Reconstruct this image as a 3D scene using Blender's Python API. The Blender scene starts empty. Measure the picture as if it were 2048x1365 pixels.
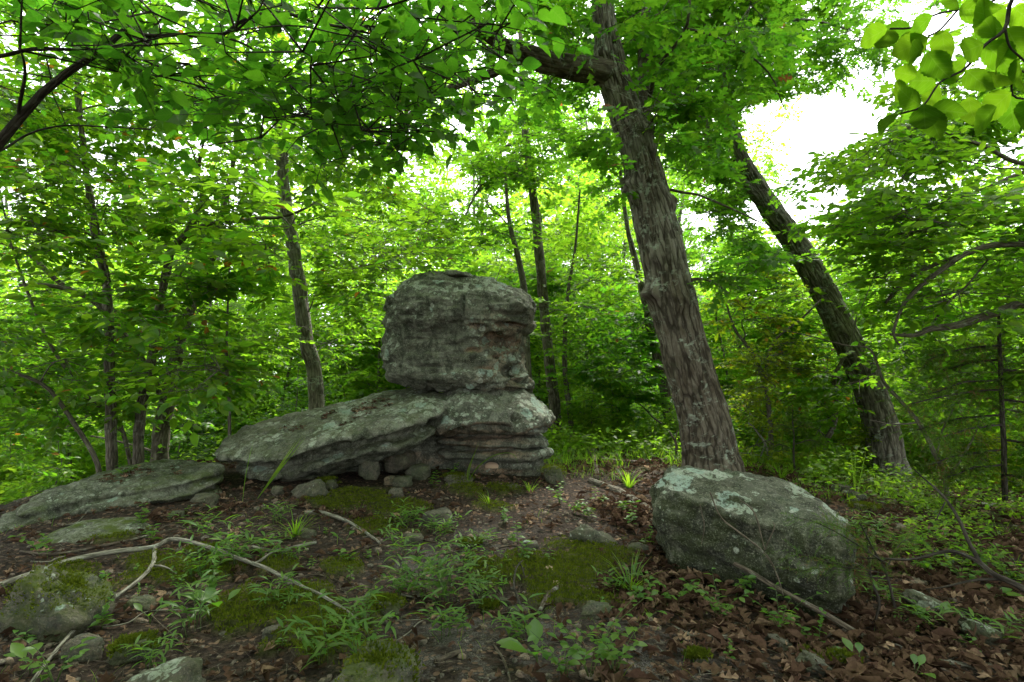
import bpy, math, random
import numpy as np
from mathutils import Matrix, Vector

random.seed(11)
SC = bpy.context.scene
COL = SC.collection

# ------------------------------------------------------------------ camera
CAM = np.array([0.0, 0.0, 1.45])
FPX = 1138.0                     # focal length in pixels of a 2048 px wide frame (20 mm on 36 mm)
PITCH = math.radians(3.5)
FWD = np.array([0, math.cos(PITCH), math.sin(PITCH)])
UPV = np.array([0, -math.sin(PITCH), math.cos(PITCH)])
RGT = np.array([1.0, 0, 0])
cam_data = bpy.data.cameras.new("camera")
cam = bpy.data.objects.new("camera", cam_data)
COL.objects.link(cam)
cam.location = CAM
cam.rotation_euler = (math.pi / 2 + PITCH, 0, 0)
cam_data.sensor_width = 36.0
cam_data.lens = FPX / 2048 * 36.0
cam_data.clip_start = 0.02
cam_data.clip_end = 3000
SC.camera = cam

# ------------------------------------------------------------------ sky, sun, exposure
SUN_AZ, SUN_EL = math.radians(20), math.radians(50)
world = bpy.data.worlds.new("World")
SC.world = world
world.use_nodes = True
wn = world.node_tree
wn.nodes.clear()
sky = wn.nodes.new("ShaderNodeTexSky")
sky.sky_type = 'NISHITA'
sky.sun_disc = False
sky.sun_elevation = SUN_EL
sky.sun_rotation = SUN_AZ
sky.air_density = 1.0
sky.dust_density = 4.0
hs = wn.nodes.new("ShaderNodeHueSaturation")
hs.inputs['Saturation'].default_value = 0.22
mx = wn.nodes.new("ShaderNodeMix")
mx.data_type = 'RGBA'
mx.inputs[0].default_value = 0.6
mx.inputs[7].default_value = (9.5, 9.8, 10.2, 1)      # even overcast cloud
bg = wn.nodes.new("ShaderNodeBackground")
bg.inputs['Strength'].default_value = 0.06
wo = wn.nodes.new("ShaderNodeOutputWorld")
wn.links.new(sky.outputs[0], hs.inputs['Color'])
wn.links.new(hs.outputs[0], mx.inputs[6])
wn.links.new(mx.outputs[2], bg.inputs[0])
wn.links.new(bg.outputs[0], wo.inputs[0])

sl = bpy.data.lights.new("sun", 'SUN')
sl.energy = 1.5
sl.angle = math.radians(14)
sl.color = (1.0, 0.96, 0.88)
sun = bpy.data.objects.new("sun", sl)
COL.objects.link(sun)
sd = Vector((math.sin(SUN_AZ) * math.cos(SUN_EL), math.cos(SUN_AZ) * math.cos(SUN_EL), math.sin(SUN_EL)))
sun.rotation_euler = sd.to_track_quat('Z', 'Y').to_euler()

SC.view_settings.view_transform = 'Standard'
SC.view_settings.look = 'None'
SC.view_settings.gamma = 1.0
SC.view_settings.use_curve_mapping = False
SC.view_settings.exposure = 3.05
SC.render.engine = 'CYCLES'
cy = SC.cycles
cy.max_bounces = 8
cy.diffuse_bounces = 4
cy.glossy_bounces = 2
cy.transmission_bounces = 5
cy.transparent_max_bounces = 4
cy.caustics_reflective = False
cy.caustics_refractive = False
cy.sample_clamp_indirect = 6.0
cy.use_denoising = True

# ------------------------------------------------------------------ maths helpers
def P(px, py, d):
    """point seen at photo pixel (px, py) at depth d metres along the view axis"""
    px, py, d = np.broadcast_arrays(np.asarray(px, float), np.asarray(py, float), np.asarray(d, float))
    a = (px - 1024) / FPX * d
    b = -(py - 682.5) / FPX * d
    return CAM + d[..., None] * FWD + a[..., None] * RGT + b[..., None] * UPV

def proj(p):
    q = np.asarray(p, float) - CAM
    d = q @ FWD
    dd = np.where(np.abs(d) < 1e-4, 1e-4, d)
    return 1024 + (q @ RGT) / dd * FPX, 682.5 - (q @ UPV) / dd * FPX, d

_perm = np.random.RandomState(5).permutation(256)
_perm = np.concatenate([_perm, _perm, _perm])
_grad = np.array([[1,1,0],[-1,1,0],[1,-1,0],[-1,-1,0],[1,0,1],[-1,0,1],[1,0,-1],[-1,0,-1],
                  [0,1,1],[0,-1,1],[0,1,-1],[0,-1,-1],[1,1,0],[-1,1,0],[0,-1,1],[0,-1,-1]], float)

def noise(p):
    p = np.asarray(p, float)
    f = np.floor(p)
    i = f.astype(int) & 255
    f = p - f
    u = f * f * f * (f * (f * 6 - 15) + 10)
    out = 0
    for dx in (0, 1):
        wx = u[..., 0] if dx else 1 - u[..., 0]
        for dy in (0, 1):
            wy = u[..., 1] if dy else 1 - u[..., 1]
            for dz in (0, 1):
                wz = u[..., 2] if dz else 1 - u[..., 2]
                h = _perm[_perm[_perm[i[..., 0] + dx] + i[..., 1] + dy] + i[..., 2] + dz] & 15
                g = _grad[h]
                dot = g[..., 0] * (f[..., 0] - dx) + g[..., 1] * (f[..., 1] - dy) + g[..., 2] * (f[..., 2] - dz)
                out = out + wx * wy * wz * dot
    return out

def fbm(p, o=4, lac=2.1, gain=0.5):
    p = np.asarray(p, float)
    s, a = 0, 1.0
    for k in range(o):
        s = s + a * noise(p + 17.3 * k)
        p = p * lac
        a *= gain
    return s

def cracks(p, seed=0):
    """cell pattern: distance to the nearest crack, and a random value per plate"""
    p = np.asarray(p, float)
    i0 = np.floor(p).astype(int)
    d1 = np.full(p.shape[:-1], 9.0); d2 = d1.copy(); idv = np.zeros(p.shape[:-1])
    for ox in (-1, 0, 1):
        for oy in (-1, 0, 1):
            for oz in (-1, 0, 1):
                c = i0 + [ox, oy, oz]
                h = _perm[_perm[_perm[(c[..., 0] + seed) & 255] + (c[..., 1] & 255)] + (c[..., 2] & 255)]
                f = np.stack([_perm[h + 1], _perm[h + 57], _perm[h + 113]], -1) / 255.0
                d = np.linalg.norm(c + f - p, axis=-1)
                n = d < d1
                d2 = np.where(n, d1, np.minimum(d2, d))
                idv = np.where(n, h / 255.0, idv)
                d1 = np.where(n, d, d1)
    return d2 - d1, idv

def sstep(a, b, x):
    t = np.clip((x - a) / (b - a), 0, 1)
    return t * t * (3 - 2 * t)

def unit(v):
    return v / np.maximum(np.linalg.norm(v, axis=-1, keepdims=True), 1e-9)

def inpoly(px, py, poly):
    px, py = np.asarray(px), np.asarray(py)
    ins = np.zeros(px.shape, bool)
    n = len(poly)
    for k in range(n):
        x1, y1 = poly[k]
        x2, y2 = poly[(k + 1) % n]
        c = ((y1 > py) != (y2 > py)) & (px < (x2 - x1) * (py - y1) / ((y2 - y1) if y2 != y1 else 1e-9) + x1)
        ins ^= c
    return ins

# ------------------------------------------------------------------ mesh helpers
class MB:
    """collects vertices / faces / attributes for ONE mesh"""
    def __init__(s):
        s.v, s.f, s.n, s.tone, s.bc = [], [], 0, [], []
    def add(s, v, faces, tone=0.5, bc=None):
        v = np.asarray(v, np.float32).reshape(-1, 3)
        for fa in (faces if isinstance(faces, list) else [faces]):
            fa = np.asarray(fa, np.int64)
            if len(fa):
                s.f.append(fa + s.n)
        s.v.append(v)
        s.tone.append(np.broadcast_to(np.asarray(tone, np.float32), (len(v),)))
        s.bc.append(v * 0 if bc is None else np.asarray(bc, np.float32).reshape(-1, 3))
        s.n += len(v)
    def mesh(s, name, mat, origin=(0, 0, 0), smooth=True, extra=None):
        me = bpy.data.meshes.new(name)
        if s.n == 0:
            return me
        v = np.concatenate(s.v) - np.asarray(origin, np.float32)
        me.vertices.add(len(v))
        me.vertices.foreach_set("co", v.astype(np.float32).ravel())
        loops = np.concatenate([f.ravel() for f in s.f])
        tot = np.concatenate([np.full(len(f), f.shape[1]) for f in s.f])
        start = np.concatenate([[0], np.cumsum(tot)[:-1]])
        me.loops.add(len(loops))
        me.loops.foreach_set("vertex_index", loops.astype(np.int32))
        me.polygons.add(len(tot))
        me.polygons.foreach_set("loop_start", start.astype(np.int32))
        me.polygons.foreach_set("loop_total", tot.astype(np.int32))
        me.polygons.foreach_set("use_smooth", np.full(len(tot), smooth))
        at = me.attributes.new("tone", 'FLOAT', 'POINT')
        at.data.foreach_set("value", np.concatenate(s.tone).astype(np.float32))
        at = me.attributes.new("bc", 'FLOAT_VECTOR', 'POINT')
        at.data.foreach_set("vector", np.concatenate(s.bc).astype(np.float32).ravel())
        for k, a in (extra or {}).items():
            at = me.attributes.new(k, 'FLOAT', 'POINT')
            at.data.foreach_set("value", np.asarray(a, np.float32).ravel())
        me.update(calc_edges=True)
        me.validate()
        if mat:
            me.materials.append(mat)
        return me

def link(name, data, parent=None, loc=None):
    o = bpy.data.objects.new(name, data)
    COL.objects.link(o)
    if parent is not None:
        o.parent = parent
    if loc is not None:
        o.location = loc
    return o

def tag(o, label, cat, group=None, kind=None):
    if label:
        o['label'] = label
    if cat:
        o['category'] = cat
    if group:
        o['group'] = group
    if kind:
        o['kind'] = kind
    return o

def thing(name, label, cat, loc, group=None):
    return tag(link(name, None, None, loc), label, cat, group)

def catmull(pts, n):
    pts = np.asarray(pts, float)
    if len(pts) == 2:
        t = np.linspace(0, 1, n)[:, None]
        return pts[0] * (1 - t) + pts[1] * t
    ext = np.vstack([2 * pts[0] - pts[1], pts, 2 * pts[-1] - pts[-2]])
    seg = np.linalg.norm(np.diff(pts[:, :3], axis=0), axis=1)
    cum = np.concatenate([[0], np.cumsum(seg)])
    t = np.linspace(0, cum[-1], n)
    k = np.clip(np.searchsorted(cum, t, side='right') - 1, 0, len(pts) - 2)
    u = ((t - cum[k]) / np.maximum(seg[k], 1e-9))[:, None]
    a, b, c, d = ext[k], ext[k + 1], ext[k + 2], ext[k + 3]
    return 0.5 * (2 * b + (c - a) * u + (2 * a - 5 * b + 4 * c - d) * u ** 2 + (3 * b - a - 3 * c + d) * u ** 3)

def tube_grid(path, rad, sides):
    """returns (n, sides, 3) ring points, radial normals, bark coordinates"""
    path = np.asarray(path, float)
    tan = unit(np.gradient(path, axis=0))
    ref = np.array([0.31, -0.92, 0.1])
    e1 = ref - tan * (tan @ ref)[:, None]
    bad = np.linalg.norm(e1, axis=1) < 0.15
    e1[bad] = np.cross(tan[bad], [0.3, 0.2, 0.9])
    e1 = unit(e1)
    e2 = np.cross(tan, e1)
    th = np.linspace(0, 2 * math.pi, sides, endpoint=False)
    nrm = e1[:, None] * np.cos(th)[None, :, None] + e2[:, None] * np.sin(th)[None, :, None]
    rad = np.asarray(rad, float)
    pts = path[:, None] + nrm * rad[:, None, None]
    ln = np.concatenate([[0], np.cumsum(np.linalg.norm(np.diff(path, axis=0), axis=1))])
    R = max(float(rad.mean()), 1e-4)
    bc = np.stack([np.broadcast_to(np.cos(th) * R, pts.shape[:2]), np.broadcast_to(np.sin(th) * R, pts.shape[:2]),
                   np.broadcast_to(ln[:, None], pts.shape[:2])], -1)
    return pts, nrm, bc

def grid_faces(n, m, wrap=True):
    i = np.arange(n - 1)[:, None]
    j = np.arange(m if wrap else m - 1)[None]
    j2 = (j + 1) % m
    return np.stack([i * m + j, i * m + j2, (i + 1) * m + j2, (i + 1) * m + j], -1).reshape(-1, 4)

def add_tube(mb, pts, rad, n=None, sides=6, tone=0.5, wig=0.0, seed=0):
    pr = np.column_stack([np.asarray(pts, float), np.asarray(rad, float)])
    n = n or max(4, len(pr) * 4)
    c = catmull(pr, n)
    path, r = c[:, :3].copy(), np.maximum(c[:, 3], 0.0004)
    if wig:
        w = np.stack([fbm(np.column_stack([path[:, 0] * 2.5 + 5 * k + seed, path[:, 1] * 2.5, path[:, 2] * 2.5]), 2) for k in range(3)], 1)
        env = np.minimum(np.linspace(0, 4, n), 1)[:, None]
        path += w * wig * env
    g, nr, bc = tube_grid(path, r, sides)
    f = [grid_faces(n, sides)]
    mb.add(g.reshape(-1, 3), f, tone, bc.reshape(-1, 3))
    b0 = mb.n - n * sides
    mb.f.append(np.arange(sides)[::-1][None] + b0)
    mb.f.append((np.arange(sides) + (n - 1) * sides)[None] + b0)
    return path, r

def add_prisms(mb, a, b, r0, r1, tone=0.5):
    """many thin three-sided twigs at once"""
    a, b = np.asarray(a, float), np.asarray(b, float)
    n = len(a)
    if n == 0:
        return
    t = unit(b - a)
    ref = np.where(np.abs(t[:, 2:3]) > 0.9, [[1.0, 0, 0]], [[0, 0, 1.0]])
    e1 = unit(np.cross(t, ref))
    e2 = np.cross(t, e1)
    v = np.zeros((n, 6, 3))
    for k in range(3):
        w = e1 * math.cos(k * 2.094) + e2 * math.sin(k * 2.094)
        v[:, k] = a + w * np.reshape(r0, (-1, 1))
        v[:, 3 + k] = b + w * np.reshape(r1, (-1, 1))
    base = (np.arange(n) * 6)[:, None]
    f = np.concatenate([base + np.array([[k, (k + 1) % 3, 3 + (k + 1) % 3, 3 + k]]) for k in range(3)])
    mb.add(v.reshape(-1, 3), f, tone, v.reshape(-1, 3))

# leaf templates: (u along, v across, w out of plane), faces
def t_broad(stations):
    v, f = [], []
    for k, (u, w, z) in enumerate(stations):
        v += [(u, w, z + 0.22 * w), (u, 0, z), (u, -w, z + 0.22 * w)]
    for k in range(len(stations) - 1):
        a, b = 3 * k, 3 * k + 3
        f += [(a, a + 1, b + 1, b), (a + 1, a + 2, b + 2, b + 1)]
    return np.array(v, float), [np.array(f)]

def t_simple(w=0.30, bend=-0.06):
    v = np.array([(0, 0, 0), (.45, w, .08), (.5, 0, 0), (.45, -w, .08), (1, 0, bend)], float)
    return v, [np.array([(0, 2, 1), (0, 3, 2), (1, 2, 4), (2, 3, 4)])]

def t_oak():
    v = [(0, 0, 0), (.36, .06, .0), (.36, -.06, 0), (.68, .07, -.02), (.68, -.07, -.02), (1, 0, -.08),
         (.30, .27, .05), (.30, -.27, .05), (.62, .32, .03), (.62, -.32, .03), (.88, .17, -.04), (.88, -.17, -.04)]
    f = [(0, 2, 1), (1, 2, 4), (1, 4, 3), (3, 4, 5), (0, 1, 6), (2, 0, 7), (1, 3, 8), (4, 2, 9), (3, 5, 10), (5, 4, 11)]
    return np.array(v, float), [np.array(f)]

def ovate(n, w, tooth=0.0, curl=-.15, wave=.02):
    st = []
    for k in range(n):
        u = k / (n - 1)
        h = w * math.sin(math.pi * u ** .82) ** .8 * (1 - .25 * u) if 0 < k < n - 1 else .004
        st.append((u * 1.03, h * (1 + (tooth if k % 2 else -tooth)), curl * u * u + .04 * math.sin(u * 3) + wave * math.sin(u * 17)))
    return t_broad(st)
T_DOG = ovate(10, .37)
T_VIB = ovate(19, .40, .045, -.22, .012)
T_BROAD = t_broad([(0, .01, 0), (.3, .27, .02), (.65, .25, -.01), (1, .005, -.09)])
T_MID = (np.array([(0, 0, 0), (.27, .25, .07), (.68, .23, .04), (1.02, 0, -.09), (.68, -.23, .04), (.27, -.25, .07), (.5, 0, -.01)], float), [np.array([(0, 6, 1), (1, 6, 2), (2, 6, 3), (3, 6, 4), (4, 6, 5), (5, 6, 0)])])
T_LANCE = t_broad([(0, .02, 0), (.2, .085, .03), (.5, .08, .02), (.8, .045, -.06), (1, .003, -.16)])
T_OVAL = t_broad([(0, .015, 0), (.15, .10, .01), (.35, .24, .02), (.6, .26, 0), (.85, .13, -.05), (1, .005, -.1)])
T_SIMPLE = t_simple()
T_SLIM = t_simple(0.2)
T_OAK = t_oak()
T_FAR = (np.array([(0, 0, 0), (.5, .36, .05), (1, 0, -.05), (.5, -.36, .05)], float), [np.array([(0, 2, 1), (0, 3, 2)])])

def leaf_frame(axis, nrm):
    axis = unit(axis)
    nrm = unit(nrm - axis * (axis * nrm).sum(-1, keepdims=True))
    return axis, np.cross(nrm, axis), nrm

def add_leaves(mb, tpl, pos, axis, nrm, size, tone):
    tv, tf = tpl
    axis, side, nrm = leaf_frame(axis, nrm)
    n, k = len(pos), len(tv)
    if n == 0:
        return
    s = np.asarray(size)[:, None, None]
    v = pos[:, None] + s * (tv[None, :, 0:1] * axis[:, None] + tv[None, :, 1:2] * side[:, None] + tv[None, :, 2:3] * nrm[:, None])
    base = (np.arange(n) * k)[:, None, None]
    fs = [(base + f[None]).reshape(-1, f.shape[1]) for f in tf]
    mb.add(v.reshape(-1, 3), fs, np.repeat(np.asarray(tone), k), np.tile(tv, (n, 1)))

_leafmesh = {}
def leaf_mesh(key, tpl, mat):
    if (key, mat.name) not in _leafmesh:
        mb = MB()
        mb.add(tpl[0], tpl[1], 0.5, tpl[0])
        _leafmesh[(key, mat.name)] = mb.mesh(key, mat, smooth=True)
    return _leafmesh[(key, mat.name)]

def leaf_objects(parent, me, pos, axis, nrm, size, origin, name="leaf"):
    axis, side, nrm = leaf_frame(axis, nrm)
    for p, a, s, n, z in zip(pos - np.asarray(origin), axis, side, nrm, size):
        o = bpy.data.objects.new(name, me)
        COL.objects.link(o)
        o.parent = parent
        o.matrix_basis = Matrix(((a[0] * z, s[0] * z, n[0] * z, p[0]), (a[1] * z, s[1] * z, n[1] * z, p[1]),
                                 (a[2] * z, s[2] * z, n[2] * z, p[2]), (0, 0, 0, 1)))

# ------------------------------------------------------------------ materials
class NT:
    def __init__(s, name):
        s.m = bpy.data.materials.new(name)
        s.m.use_nodes = True
        s.t = s.m.node_tree
        s.t.nodes.clear()
    def n(s, kind, **kw):
        nd = s.t.nodes.new(kind)
        for k, v in kw.items():
            setattr(nd, k, v)
        return nd
    def l(s, a, b):
        s.t.links.new(a, b)
    def noise(s, vec, scale, detail=4, rough=0.55, dist=0.0):
        t = s.n("ShaderNodeTexNoise")
        t.inputs['Scale'].default_value = scale
        t.inputs['Detail'].default_value = detail
        t.inputs['Roughness'].default_value = rough
        t.inputs['Distortion'].default_value = dist
        if vec is not None:
            s.l(vec, t.inputs['Vector'])
        return t.outputs['Fac']
    def vor(s, vec, scale, feature='F1', out='Distance', rnd=1.0):
        t = s.n("ShaderNodeTexVoronoi", feature=feature)
        t.inputs['Scale'].default_value = scale
        t.inputs['Randomness'].default_value = rnd
        if vec is not None:
            s.l(vec, t.inputs['Vector'])
        return t.outputs[out]
    def ramp(s, fac, lo, hi, a=0.0, b=1.0):
        r = s.n("ShaderNodeMapRange")
        r.clamp = True
        r.interpolation_type = 'SMOOTHSTEP'
        s.l(fac, r.inputs['Value'])
        for i, x in zip(('From Min', 'From Max', 'To Min', 'To Max'), (lo, hi, a, b)):
            r.inputs[i].default_value = x
        return r.outputs[0]
    def mix(s, fac, a, b, mode='MIX'):
        m = s.n("ShaderNodeMix", data_type='RGBA', blend_type=mode)
        for sock, x in ((m.inputs[0], fac), (m.inputs[6], a), (m.inputs[7], b)):
            if hasattr(x, 'links'):
                s.l(x, sock)
            else:
                sock.default_value = x if not isinstance(x, tuple) or len(x) == 4 else (*x, 1)
        return m.outputs[2]
    def math(s, op, a, b=0.0):
        m = s.n("ShaderNodeMath", operation=op)
        for sock, x in ((m.inputs[0], a), (m.inputs[1], b)):
            if hasattr(x, 'links'):
                s.l(x, sock)
            else:
                sock.default_value = x
        return m.outputs[0]
    def attr(s, name):
        a = s.n("ShaderNodeAttribute")
        a.attribute_name = name
        return a
    def mapping(s, vec, sc):
        m = s.n("ShaderNodeMapping")
        m.inputs['Scale'].default_value = sc
        s.l(vec, m.inputs['Vector'])
        return m.outputs[0]
    def pos(s):
        return s.n("ShaderNodeNewGeometry").outputs['Position']
    def bump(s, h, strength, dist, prev=None):
        b = s.n("ShaderNodeBump")
        b.inputs['Strength'].default_value = strength
        b.inputs['Distance'].default_value = dist
        s.l(h, b.inputs['Height'])
        if prev is not None:
            s.l(prev, b.inputs['Normal'])
        return b.outputs[0]
    def out(s, shader):
        o = s.n("ShaderNodeOutputMaterial")
        s.l(shader, o.inputs['Surface'])
        return s.m
    def principled(s, col, rough=0.8, normal=None, spec=0.3):
        p = s.n("ShaderNodeBsdfPrincipled")
        if hasattr(col, 'links'):
            s.l(col, p.inputs['Base Color'])
        else:
            p.inputs['Base Color'].default_value = (*col, 1)
        if hasattr(rough, 'links'):
            s.l(rough, p.inputs['Roughness'])
        else:
            p.inputs['Roughness'].default_value = rough
        p.inputs['Specular IOR Level'].default_value = spec
        if normal is not None:
            s.l(normal, p.inputs['Normal'])
        return s.out(p.outputs[0])

def leaf_mat(name, c1, c2, t1, t2, gloss=0.022, trans=0.58, veins=False, odd=None):
    s = NT(name)
    tone = s.math('FRACT', s.math('ADD', s.attr('tone').outputs['Fac'], s.n("ShaderNodeObjectInfo").outputs['Random']))
    c = s.mix(tone, c1, c2)
    t = s.mix(tone, t1, t2)
    if odd is not None:
        k = s.math('GREATER_THAN', tone, odd[0])
        c = s.mix(k, c, odd[1])
        t = s.mix(k, t, odd[2])
    if veins:
        bc = s.attr('bc').outputs['Vector']
        sp = s.n("ShaderNodeSeparateXYZ")
        s.l(bc, sp.inputs[0])
        av = s.math('ABSOLUTE', sp.outputs[1])
        fr = s.math('FRACT', s.math('MULTIPLY', s.math('SUBTRACT', sp.outputs[0], s.math('MULTIPLY', av, 0.9)), 6.0))
        line = s.math('LESS_THAN', s.math('ABSOLUTE', s.math('SUBTRACT', fr, 0.5)), 0.05)
        mid = s.math('LESS_THAN', av, 0.012)
        v = s.math('MULTIPLY', s.math('MAXIMUM', line, mid), 0.16)
        t = s.mix(v, t, (0.30, 0.42, 0.08))
        c = s.mix(v, c, (0.09, 0.15, 0.05))
    df = s.n("ShaderNodeBsdfDiffuse")
    s.l(c, df.inputs[0])
    tr = s.n("ShaderNodeBsdfTranslucent")
    s.l(t, tr.inputs[0])
    m = s.n("ShaderNodeMixShader")
    m.inputs[0].default_value = trans
    s.l(df.outputs[0], m.inputs[1])
    s.l(tr.outputs[0], m.inputs[2])
    gl = s.n("ShaderNodeBsdfGlossy")
    gl.inputs['Roughness'].default_value = 0.42
    g = s.n("ShaderNodeMixShader")
    g.inputs[0].default_value = gloss
    s.l(m.outputs[0], g.inputs[1])
    s.l(gl.outputs[0], g.inputs[2])
    return s.out(g.outputs[0])

M = {}
M['leaf_under'] = leaf_mat("leaf_understory", (.05, .115, .008), (.09, .15, .010), (.13, .40, .014), (.32, .57, .020),
                           odd=(.994, (.20, .10, .02), (.45, .20, .02)))
M['leaf_oak'] = leaf_mat("leaf_oak", (.042, .10, .010), (.066, .125, .010), (.11, .37, .016), (.26, .53, .020),
                         odd=(.997, (.16, .07, .03), (.3, .11, .03)))
M['leaf_far'] = leaf_mat("leaf_far", (.07, .14, .010), (.11, .17, .012), (.23, .53, .024), (.40, .64, .03))
M['leaf_near'] = leaf_mat("leaf_dogwood", (.035, .09, .006), (.055, .115, .008), (.05, .21, .008), (.11, .32, .010), 0.022, .55, True)
M['leaf_vib'] = leaf_mat("leaf_toothed", (.035, .085, .006), (.05, .105, .008), (.08, .23, .006), (.17, .34, .008), 0.0, .66, True)
M['leaf_dark'] = leaf_mat("leaf_dark", (.025, .065, .010), (.04, .085, .010), (.06, .18, .008), (.10, .24, .010))
M['leaf_herb'] = leaf_mat("leaf_herb", (.05, .13, .016), (.08, .155, .014), (.14, .40, .02), (.28, .52, .02), 0.03, .45, True)
M['leaf_yellow'] = leaf_mat("leaf_yellowing", (.07, .13, .008), (.12, .15, .008), (.28, .46, .010), (.48, .54, .015),
                            odd=(.93, (.30, .18, .02), (.55, .30, .03)))
M['grass'] = leaf_mat("grass_blade", (.06, .13, .012), (.10, .15, .014), (.18, .44, .015), (.32, .52, .02), 0.02)
M['cedar'] = leaf_mat("cedar_needle", (.035, .08, .010), (.075, .09, .015), (.08, .22, .010), (.14, .28, .015), 0.02, .4,
                      odd=(.90, (.16, .075, .03), (.2, .1, .03)))

def litter_mat():
    s = NT("dry_leaf")
    tone = s.math('FRACT', s.math('ADD', s.attr('tone').outputs['Fac'], s.n("ShaderNodeObjectInfo").outputs['Random']))
    r = s.n("ShaderNodeValToRGB")
    s.l(tone, r.inputs[0])
    e = r.color_ramp.elements
    e[0].color = (.032, .020, .013, 1)
    e[1].color = (.34, .235, .15, 1)
    for p, c in ((.25, (.07, .043, .027, 1)), (.5, (.125, .080, .050, 1)), (.72, (.075, .042, .030, 1)), (.88, (.20, .135, .09, 1))):
        x = e.new(p)
        x.color = c
    n = s.noise(s.pos(), 60, 3)
    c = s.mix(s.ramp(n, .4, .62), r.outputs[0], (.035, .02, .013), 'MIX')
    c = s.mix(0.45, r.outputs[0], c)
    df = s.n("ShaderNodeBsdfDiffuse")
    s.l(c, df.inputs[0])
    tr = s.n("ShaderNodeBsdfTranslucent")
    s.l(c, tr.inputs[0])
    m = s.n("ShaderNodeMixShader")
    m.inputs[0].default_value = .18
    s.l(df.outputs[0], m.inputs[1])
    s.l(tr.outputs[0], m.inputs[2])
    return s.out(m.outputs[0])
M['litter'] = litter_mat()

def rock_mat(name, base=(.16, .165, .13), dark=(.035, .04, .03), tan=(.30, .20, .125), lichen_amt=1.0, green=0.5, strat=1.0, algae=(.47, .60)):
    s = NT(name)
    p = s.pos()
    flat = s.mapping(p, (1, 1, 9))
    n1 = s.noise(p, 1.7, 5, .6)
    n2 = s.noise(p, 7, 6, .65, .4)
    st = s.noise(flat, 3.2, 5, .6, .3)
    fine = s.noise(p, 55, 4, .7)
    c = s.mix(s.ramp(n1, .35, .65), base, tuple(x * .62 for x in base))
    c = s.mix(s.math('MULTIPLY', s.ramp(st, .48, .58), .6 * strat), c, (.075, .066, .047))
    c = s.mix(s.math('MULTIPLY', s.attr('tan').outputs['Fac'], s.ramp(n2, .25, .6, .5, 1)), c, tan)
    c = s.mix(s.math('MULTIPLY', s.ramp(s.noise(p, 2.6, 6, .7, .6), .5, .66), green), c, (.055, .085, .042))
    # black algae in irregular streaks that run down the faces
    streak = s.noise(s.mapping(p, (3.2, 3.2, 1.1)), 2.4, 7, .72, .5)
    c = s.mix(s.math('MULTIPLY', s.ramp(streak, *algae), s.math('ADD', s.math('MULTIPLY', s.attr('dark').outputs['Fac'], .6), .3)), c, dark)
    c = s.mix(s.math('MULTIPLY', s.ramp(s.noise(p, 13, 7, .8, .8), .485, .565), .72), c, tuple(x * 1.3 for x in dark))
    c = s.mix(s.math('MULTIPLY', s.ramp(fine, .46, .62), .6), c, tuple(x * .32 for x in base))
    c = s.mix(s.math('MULTIPLY', s.ramp(s.noise(p, 90, 3, .7), .55, .66), .45), c, tuple(min(.5, x * 1.6) for x in base))
    # crustose lichen: ragged pale discs
    wob = s.n("ShaderNodeMix", data_type='VECTOR')
    nz = s.n("ShaderNodeTexNoise")
    nz.inputs['Scale'].default_value = 26
    nz.inputs['Detail'].default_value = 5
    s.l(p, nz.inputs['Vector'])
    wob.inputs[0].default_value = .035
    s.l(p, wob.inputs[4])
    s.l(nz.outputs['Color'], wob.inputs[5])
    la = s.attr('lichen').outputs['Fac']
    patch = s.ramp(s.noise(p, 2.1, 3, .6), .42, .58)
    for sc, th, col in ((8.5, .30, (.34, .37, .30)), (21.0, .34, (.27, .32, .24)), (4.6, .24, (.25, .335, .275))):
        d = s.vor(wob.outputs[1], sc)
        th2 = s.math('MULTIPLY', s.math('MULTIPLY', la, patch), th * lichen_amt)
        k = s.math('MULTIPLY', s.ramp(s.math('SUBTRACT', th2, d), 0.0, .05), s.ramp(fine, .38, .56, .15, 1))
        c = s.mix(s.math('MULTIPLY', k, .85), c, col)
    mo = s.math('MULTIPLY', s.attr('moss').outputs['Fac'], s.ramp(s.noise(p, 9, 6, .7), .38, .6))
    c = s.mix(mo, c, s.mix(fine, (.03, .05, .006), (.085, .11, .012)))
    b = s.bump(n2, .8, .04)
    b = s.bump(st, .5, .02, b)
    b = s.bump(fine, .9, .012, b)
    b = s.bump(s.noise(p, 170, 2, .6), .5, .003, b)
    return s.principled(c, .9, b, .2)
M['rock'] = rock_mat("sandstone", base=(.215, .225, .17), dark=(.020, .023, .015), lichen_amt=1.35)
M['rock_boulder'] = rock_mat("sandstone_boulder", base=(.20, .205, .15), dark=(.012, .015, .009), lichen_amt=1.7, green=.65, algae=(.37, .50))
M['rock_stone'] = rock_mat("fieldstone", base=(.135, .125, .09), lichen_amt=.9, green=.55, strat=.5)
M['pebble'] = rock_mat("pebble_stone", base=(.24, .21, .165), lichen_amt=0, green=.15, strat=.2)

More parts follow.
